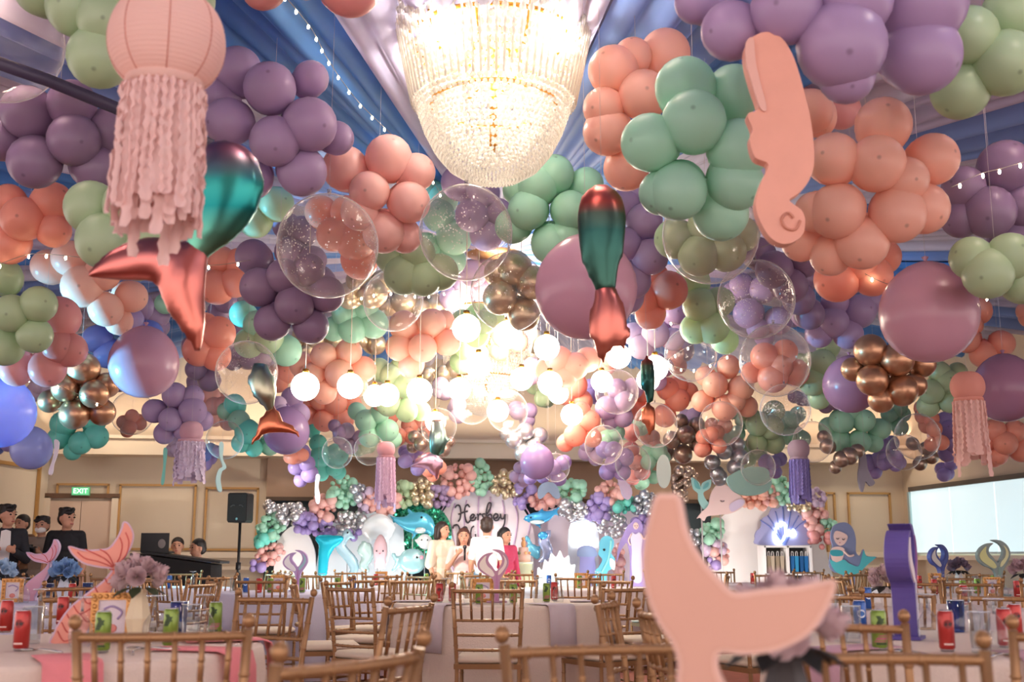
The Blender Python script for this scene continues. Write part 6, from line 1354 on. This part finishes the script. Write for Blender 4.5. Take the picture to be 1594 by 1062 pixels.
# ---------- ornate card frame
def card_frame(label, loc, rz, w=0.15, h=0.19, rgb=(206, 150, 88)):
    root = thing('card_frame', label, 'frame', loc, rz-YAW); mf = mat('frame_gold', rgb, 0.35, 0.5)
    for c, d in (((0, 0, h), (w+0.03, 0.02, 0.026)), ((0, 0, 0.013), (w+0.03, 0.02, 0.026)), ((-w/2, 0, h/2), (0.026, 0.02, h)), ((w/2, 0, h/2), (0.026, 0.02, h))):
        k = MB(); k.box((0, 0, 0), d)
        L = max(d[0], d[2]); nn = int(L/0.022)
        for i in range(nn):
            u = (i+0.5)/nn-0.5; k.ball((u*d[0] if d[0] > d[2] else 0, -0.012, u*d[2] if d[2] > d[0] else 0), (0.009, 0.007, 0.009), 8, 5)
        k.build('moulding', mf, root, c)
    k = MB(); k.box((0, 0.004, h/2+0.006), (w, 0.008, h-0.02)); k.build('card', mat('card_paper', (228, 214, 220), 0.6), root)
    k = MB(); k.ball((0.0, -0.002, h*0.3), (0.02, 0.003, 0.016), 10, 6); k.build('card_picture', mat('card_pink', (226, 140, 130), 0.6), root)
    k = MB(); k.tube(cr([(-0.03, -0.003, h*0.72), (0.0, -0.003, h*0.78), (0.035, -0.003, h*0.66), (0.02, -0.003, h*0.5)], 4, False), 0.004, 5); k.build('card_picture', mat('card_lilac', (170, 150, 190), 0.6), root)
    k = MB(); k.box((0, 0.05, h*0.35), (0.03, 0.09, 0.008)); o = k.build('easel_back', mf, root)
    return root
def napkin(label, tx, td, ang, rgb, key, w=0.17, drop=0.24):
    root_loc = W(tx, td); a = R(ang)
    b = MB(); vs = []; r0 = 0.48; pr = [(r0, TT+0.004), (0.62, TT+0.005), (0.757, TT+0.005), (0.785, TT-0.004), (0.80, TT-0.05), (0.81, TT-drop)]
    for r_, z in pr: 
        for s in (-1, -0.3, 0.3, 1): vs.append((r_, s*w/2, z+0.002*(abs(s) < 0.5)))
    b.add(vs, [(j*4+i, j*4+i+1, (j+1)*4+i+1, (j+1)*4+i) for j in range(len(pr)-1) for i in range(3)])
    o = b.build('napkin', mat('napkin_'+key, rgb, 0.85, bump=0.2, nscale=90), None, root_loc); o.rotation_euler = (0, 0, a-YAW); o.data.materials[0].use_backface_culling = False
    md = o.modifiers.new('thick', 'SOLIDIFY'); md.thickness = 0.003
    tag(o, label, 'napkin', 'folded napkins'); return o
def cutlery(kind, label, loc, rz):
    root = thing(kind, label, 'cutlery', loc, rz); ms = mat('cutlery_steel', (190, 186, 182), 0.2, 1.0)
    k = MB(); k.tube([(0, -0.10, 0.006), (0, 0.0, 0.012), (0, 0.045, 0.008)], [0.005, 0.0035, 0.0035], 6); k.build('handle', ms, root)
    if kind == 'spoon':
        k = MB(); k.ball((0, 0.07, 0.009), (0.018, 0.03, 0.006), 12, 6); k.build('spoon_bowl', ms, root)
    else:
        k = MB(); k.box((0, 0.058, 0.009), (0.022, 0.03, 0.004)); k.build('fork_head', ms, root)
        for i in range(4): MB().tube([(-0.009+0.006*i, 0.072, 0.009), (-0.009+0.006*i, 0.105, 0.012)], 0.0018, 5).build('tine', ms, root)

# ================= layout (x to the right of the lens axis, d along it)
CREAM = (226, 208, 192); PALE = (214, 200, 200)
tabs = {'left': ('the near left table with the pink tail', -1.65, 4.15), 'mid': ('the centre table with the mauve tail', -0.07, 8.3), 'right': ('the near right table with the purple tail', 1.70, 4.35),
        'near': ('the nearest table with the big peach tail', 0.62, 0.95), 'green': ('the green tail table', 4.0, 9.6), 'bluet': ('the blue tail table', 4.45, 12.1),
        'lit': ('the blue lit table at far left', -3.52, 8.5), 'teal': ('the lilac teal tail table', -1.98, 10.8), 'stage': ('the table before the cake plinth', 0.85, 12.2),
        'shelf': ('the table in front of the cube shelf', 3.0, 14.2), 'back': ('the table before the squid balloon', -1.35, 13.5), 'booth': ('the table before the black booth', -3.7, 12.2), 'posy': ('the table with the lone posy', 2.45, 7.4)}
for i, (key, (ds, x, d)) in enumerate(tabs.items()):
    table(ds, x, d, (208, 204, 222) if key in ('lit', 'booth', 'teal') else CREAM if key in ('left', 'right', 'mid', 'near') else PALE, 'a' if key in ('left', 'right', 'mid', 'near') else 'b' if key not in ('lit', 'booth', 'teal') else 'c', i)  # bluish cloth at left: the blue light put into its colour
def T(k): return tabs[k]
place_chair(-0.50, 2.29, 149, 'gold chair at bottom left of centre, its top rail slanting across the foreground')
place_chair(0.25, 2.24, -74, 'gold chair at the bottom centre with its rail left of the peach tail')
place_chair(0.70, 2.02, -90, 'gold chair at the bottom right behind the peach tail, nearest of those')
place_chair(-0.91, 3.17, 100, 'gold chair in front of the green cans of the near left table')
place_chair(-0.62, 4.56, 160, 'gold chair with curved rail at the right of the near left table')
chairs_round(T('left')[0], T('left')[1], T('left')[2], [66, 104, 140])
place_chair(0.73, 3.97, 12, 'gold chair seen edge on just left of the peach tail')
place_chair(1.08, 3.52, 48, 'gold chair left of the red can of the near right table')
place_chair(1.46, 3.14, 86, 'gold chair at the right edge of the picture by the near right table')
chairs_round(T('right')[0], T('right')[1], T('right')[2], [62, 98, 134, 166])
chairs_round(T('mid')[0], T('mid')[1], T('mid')[2], [(-93, 1.18), (-57, 1.2), (-19, 1.2), 17, 51, 87, 123, 157, (192, 1.2), (230, 1.2)])
chairs_round(T('posy')[0], T('posy')[1], T('posy')[2], [250, 205, 100, 290, 50])
chairs_round(T('green')[0], T('green')[1], T('green')[2], [262, 222, 182, 142, 300])
chairs_round(T('bluet')[0], T('bluet')[1], T('bluet')[2], [255, 205, 150, 100, 50])
chairs_round(T('lit')[0], T('lit')[1], T('lit')[2], [-95, -55, -12, 30, 75, 120])
chairs_round(T('teal')[0], T('teal')[1], T('teal')[2], [-92, -52, -12, 40, 90, 185, 228])
chairs_round(T('stage')[0], T('stage')[1], T('stage')[2], [-100, -60, -10, 35, 80, 125, 185, 222])
chairs_round(T('shelf')[0], T('shelf')[1], T('shelf')[2], [-95, -50, 0, 50, 100, 160, 215])
chairs_round(T('back')[0], T('back')[1], T('back')[2], [-90, -45, 5, 60, 120, 180, 230])
chairs_round(T('booth')[0], T('booth')[1], T('booth')[2], [-90, -50, -8, 40, 95, 150, 215])

# near left table
b_ = at(106, 1000); kk = F/ (b_-CAM).dot(_f)
px = lambda lst: [(x/3.905, 790+y/3.905) for x, y in lst]
tl = px([(318, 830), (328, 760), (352, 700), (410, 610), (500, 530), (580, 465), (622, 415), (630, 385), (560, 375), (470, 352), (405, 300), (376, 252), (396, 246), (470, 266), (560, 262), (612, 252), (650, 200), (676, 140), (686, 96), (715, 98), (745, 140), (757, 190), (742, 260), (705, 330), (668, 380), (668, 430), (655, 500), (610, 600), (560, 690), (520, 770), (505, 830)])
tailA('large pink mermaid tail with red scale lines standing on the near left table', b_, 0.35, kk, (414/3.905, 1000), tl, (238, 160, 140), (212, 186, 206),
      [px(l) for l in ([(640, 372), (560, 340), (480, 320), (430, 280)], [(645, 370), (590, 320), (520, 285), (475, 265)], [(648, 365), (620, 310), (590, 280), (560, 265)], [(655, 362), (680, 310), (690, 240), (672, 190)], [(660, 365), (715, 300), (728, 220), (705, 160)], [(622, 385), (665, 388)],
       [(600, 440), (620, 470), (650, 470)], [(545, 490), (570, 530), (620, 520)], [(480, 545), (510, 590), (560, 570)], [(430, 600), (470, 650), (530, 620)], [(395, 650), (430, 700), (490, 690)], [(370, 700), (410, 760), (470, 740)], [(350, 750), (390, 810), (450, 790)], [(470, 650), (520, 700), (560, 640)], [(520, 590), (570, 620), (600, 560)])])
bouquet('mauve rose bouquet in a faceted cream vase on the near left table', at(213, 1000), (214, 188, 190), 'mauve', 9, 0.92, True, (232, 214, 178), vh=0.19)
card_frame('ornate gold card frame in front of the cream vase on the near left table', at(172, 1000), 0.12, 0.125, 0.165)
for kd, lb, x, y in (('red', 'red drink can closest to the left edge on the near left table', 32, 1013), ('green', 'green drink can in front of the pink tail on the near left table', 158, 1016), ('green', 'green drink can right of the cream vase on the near left table', 264, 1008), ('green', 'smaller looking green drink can furthest right on the near left table', 334, 990),
                     ('red', 'red drink can at the far side of the near left table', 96, 975), ('red', 'second red drink can back at the left edge of the near left table', 8, 985), ('tumbler', 'clear tumbler right of the closest red can on the near left table', 48, 1002), ('goblet', 'upturned goblet left of the closer green can on the near left table', 124, 1008), ('goblet', 'upturned goblet right of the cream vase on the near left table', 238, 1003),
                     ('goblet', 'upturned goblet in front of the furthest right green can on the near left table', 316, 1000), ('tumbler', 'clear tumbler between the two right hand goblets on the near left table', 296, 996), ('blue_tumbler', 'blue tinted tumbler behind the right hand green can on the near left table', 277, 988), ('goblet', 'upturned goblet at the far side of the near left table', 60, 980)):
    item(kd, lb, at(x, y))
x, d = T('left')[1:]
for a, lb in ((-100, 'pink napkin hanging over the front edge at the left corner of the near left table'), (-62, 'pink napkin behind the near chair on the near left table'), (-18, 'pink napkin at the right edge of the near left table'), (22, 'pink napkin lying at the far right of the near left table'), (150, 'pink napkin lying at the far left of the near left table')): napkin(lb, x, d, a, (232, 138, 142), 'pink')
cutlery('spoon', 'steel spoon beside the front left napkin on the near left table', at(65, 1017), 0.9); cutlery('fork', 'steel fork by the right napkin on the near left table', at(206, 1018), 0.2); cutlery('spoon', 'steel spoon behind the near chair on the near left table', at(238, 1014), 1.2)
# near right table
b_ = at(1412, 995)
tail('purple tail centrepiece seen edge on, standing on the near right table', b_, R(64), (92, 76, 150), [(222, 212, 214), (150, 96, 150), (210, 206, 214)], 0.085, 0.98)
for kd, lb, x, y in (('green', 'green drink can left of the purple tail on the near right table', 1370, 1012), ('red', 'red drink can right of the purple tail on the near right table', 1475, 1014), ('red', 'red drink can near the right edge on the near right table', 1566, 1008), ('red', 'second red drink can just behind the one near the right edge', 1582, 996), ('blue', 'blue drink can left of the purple tail on the near right table', 1340, 986),
                     ('tumbler', 'clear tumbler in front of the blue can on the near right table', 1327, 1000), ('goblet', 'upturned goblet between the purple tail and the red can', 1447, 998), ('goblet', 'upturned goblet left of the green can on the near right table', 1304, 1000), ('tumbler', 'clear tumbler left of the red cans near the right edge', 1528, 1016), ('goblet', 'upturned goblet at the right edge in front of the red cans', 1552, 1014), ('blue_tumbler', 'blue tinted tumbler behind the single red can on the near right table', 1490, 984), ('goblet', 'upturned goblet behind the clear tumbler on the right of the near right table', 1512, 984)):
    item(kd, lb, at(x, y))
x, d = T('right')[1:]
for a, lb in ((212, 'mauve napkin lying at the left edge of the near right table'), (265, 'mauve napkin at the front edge of the near right table'), (300, 'mauve napkin at the front right of the near right table')): napkin(lb, x, d, a, (196, 156, 168), 'mauve')
cutlery('spoon', 'steel spoon in front of the purple tail on the near right table', at(1418, 1020), 0.3); cutlery('fork', 'steel fork by the clear tumbler at the right of the near right table', at(1560, 1024), -0.9)
# centre table
tail('mauve and cream crescent tail on the centre table', at(773, 938), 0.05, (196, 150, 176), [(244, 232, 222), (238, 222, 218), (188, 130, 170)], 0.05, 0.82)
card_frame('gold card frame left of the mauve tail on the centre table', at(752, 938), 0.0, 0.12, 0.15, (214, 150, 84))
for kd, lb, x, y in (('red', 'left of two red drink cans at the left of the centre table', 684, 938), ('red', 'right of two red drink cans at the left of the centre table', 704, 938), ('goblet', 'upturned goblet between the two red cans on the centre table', 694, 941), ('green', 'green drink can in front of the gold frame on the centre table', 746, 941), ('green', 'green drink can right of the mauve tail on the centre table', 799, 940), ('green', 'green drink can at the right of the centre table', 851, 938),
                     ('red', 'red drink can at the right of the centre table', 863, 935), ('goblet', 'upturned goblet left of the right hand green can on the centre table', 838, 938), ('goblet', 'upturned goblet in front of the red can at the right of the centre table', 869, 938), ('goblet', 'upturned goblet behind the front chair on the centre table', 730, 941), ('goblet', 'upturned goblet right of the mauve tail on the centre table', 786, 942)):
    item(kd, lb, at(x, y))
x, d = T('mid')[1:]
for a, lb in ((235, 'grey lilac napkin hanging at the front left of the centre table'), (300, 'grey lilac napkin hanging at the front right of the centre table'), (180, 'grey lilac napkin at the left edge of the centre table'), (0, 'grey lilac napkin at the right edge of the centre table')): napkin(lb, x, d, a, (206, 192, 196), 'grey', 0.2, 0.3)
# big peach tail on the nearest table
nb = P(1120, 1062, 1.52); nb = Vector((nb.x, nb.y, TT)); kk = F/ (P(1120, 900, 1.52)-CAM).dot(_f)
yb = 869+(EYE-TT)*F/1.50
nt = [(1030, 776), (1050, 773), (1068, 778), (1078, 830), (1098, 872), (1130, 910), (1150, 926), (1190, 921), (1240, 916), (1284, 908), (1301, 908), (1299, 925), (1284, 955), (1258, 988), (1212, 1012), (1160, 1020), (1124, 1018), (1119, 1042), (1130, 1070), (1150, 1110), (1170, 1150), (1180, yb), (1100, yb), (1085, 1150), (1066, 1100), (1056, 1062), (1058, 1035), (1050, 1006), (1028, 972), (1012, 930), (1006, 884), (1010, 846), (1020, 804)]
tailA('big blurred peach mermaid tail in the right foreground, its plain back to the camera', nb, -0.22, kk, (1120, yb), nt, (206, 158, 138), (222, 184, 170), [], 0.045)
bouquet('blurred mauve rose bouquet with dark leaves behind the big peach tail', W(0.43, 1.86, TT), (214, 188, 190), 'mauve', 9, 0.85, True, (60, 54, 54), True, 0.16)
# the other tables
def dress(key, pre, tl_px, tl_cols, ros=None, spots=(), rgb=None, rz=0.0, card=True):
    ds, x, d = tabs[key]
    if tl_px: tail(pre+' tail centrepiece on '+ds, W(x, d, TT), rz, rgb, tl_cols, 0.05, tl_px)
    if ros: bouquet(ros[0], W(x+ros[3], d+0.1, TT), ros[1], ros[2], 8, 1.1, True, (226, 220, 216), True, ros[4] if len(ros) > 4 else 0.17)
    if card: card_frame('small gold card frame on '+ds, W(x-0.14, d-0.2, TT), 0.1, 0.11, 0.14)
    cnt = {}
    for kd, a, r_ in spots:
        nm = {'red': 'red drink can', 'green': 'green drink can', 'blue': 'blue drink can', 'goblet': 'upturned goblet', 'tumbler': 'clear tumbler', 'blue_tumbler': 'blue tinted tumbler'}[kd]
        w = posword(a); key2 = (nm, w); cnt[key2] = cnt.get(key2, 0)+1
        w = w if cnt[key2] == 1 else 'further '+w
        item(kd, '%s on the %s side of %s' % (nm, w, ds), W(x+r_*math.cos(R(a)), d+r_*math.sin(R(a)), TT))
base = [('red', 262, .5), ('goblet', 250, .55), ('green', 215, .5), ('goblet', 200, .52), ('red', 160, .5), ('goblet', 325, .5), ('green', 310, .52), ('tumbler', 280, .5), ('goblet', 30, .5), ('green', 90, .45)]
dress('green', 'pale green crescent', 1.02, [(196, 200, 140), (206, 208, 160), (120, 150, 140)], ('dusty pink rose bouquet right of the green tail at the far right', (206, 170, 176), 'dusty', 0.26), base, (128, 144, 140))
dress('bluet', 'blue and white crescent', 1.0, [(226, 220, 214), (90, 104, 170), (84, 96, 170)], ('dark mauve rose bouquet right of the blue and white tail', (150, 130, 150), 'darkm', 0.22), [('red', 225, .5), ('goblet', 250, .5), ('tumbler', 290, .5), ('green', 330, .5)], (84, 92, 160), 0.5)
dress('teal', 'lilac and teal crescent', 0.85, [(226, 226, 230), (150, 190, 200), (170, 120, 170)], None, [('blue', 225, .55), ('green', 252, .5), ('red', 248, .62), ('green', 285, .5), ('green', 325, .5), ('blue', 345, .55), ('goblet', 270, .5), ('goblet', 300, .6), ('tumbler', 210, .6)], (176, 150, 196))
dress('stage', '', None, [], None, [('green', 250, .5), ('red', 290, .5), ('goblet', 270, .5), ('blue', 200, .5)], card=True)
dress('shelf', '', None, [], None, [('red', 250, .5), ('goblet', 290, .5)], card=False)
dress('back', '', None, [], None, [('red', 250, .5), ('goblet', 290, .5), ('green', 320, .5)], card=True)
dress('booth', '', None, [], None, [('blue', 300, .5), ('goblet', 330, .5)], card=False)
dress('posy', '', None, [], ('dusty mauve posy left of the purple tail, on the table behind it', (190, 158, 166), 'mauve', -0.05, 0.12), [('blue', 230, .5), ('goblet', 260, .5), ('tumbler', 300, .5), ('red', 20, .5), ('goblet', 345, .55)], card=False)
ds, x, d = tabs['lit']
lb_ = W(x, d, TT); k2 = F/((lb_-CAM).dot(_f))
tl2 = [(a_*0.98, c2) for a_, c2 in tl]
tailA('lilac pink mermaid tail with red lines between blue roses at far left', lb_, 0.1, kk*0.0+424.0, (414/3.905, 1000), tl, (224, 170, 190), (200, 176, 204), [px(l) for l in ([(640, 372), (560, 340), (480, 320), (430, 280)], [(648, 365), (620, 310), (590, 280), (560, 265)], [(655, 362), (680, 310), (690, 240), (672, 190)], [(660, 365), (715, 300), (728, 220), (705, 160)])])
bouquet('pale blue rose bouquet left of the lilac pink tail at far left', W(x-0.22, d+0.05, TT), (190, 214, 236), 'paleblue', 9, 0.95, True, (220, 226, 236), True)
bouquet('blue rose bouquet right of the lilac pink tail at far left', W(x+0.28, d-0.05, TT), (150, 186, 226), 'blue', 9, 1.0, True, (220, 226, 236), True)
card_frame('gold card frame with a blue card on the blue lit table', W(x+0.02, d-0.3, TT), 0.1, 0.12, 0.15)
for kd, a, r_ in (('red', 250, .5), ('blue_tumbler', 310, .45), ('goblet', 290, .5), ('green', 215, .4), ('blue_tumbler', 345, .5), ('red', 320, .62), ('goblet', 268, .5)):
    nm = {'red': 'red drink can', 'green': 'green drink can', 'goblet': 'upturned goblet', 'blue_tumbler': 'blue tinted tumbler'}[kd]
    item(kd, '%s at the %s of the blue lit table at far left' % (nm, {250: 'near left', 310: 'near right', 290: 'near middle', 215: 'left', 345: 'right', 320: 'front right rim', 268: 'front rim'}[a]), W(x+r_*math.cos(R(a)), d+r_*math.sin(R(a)), TT))
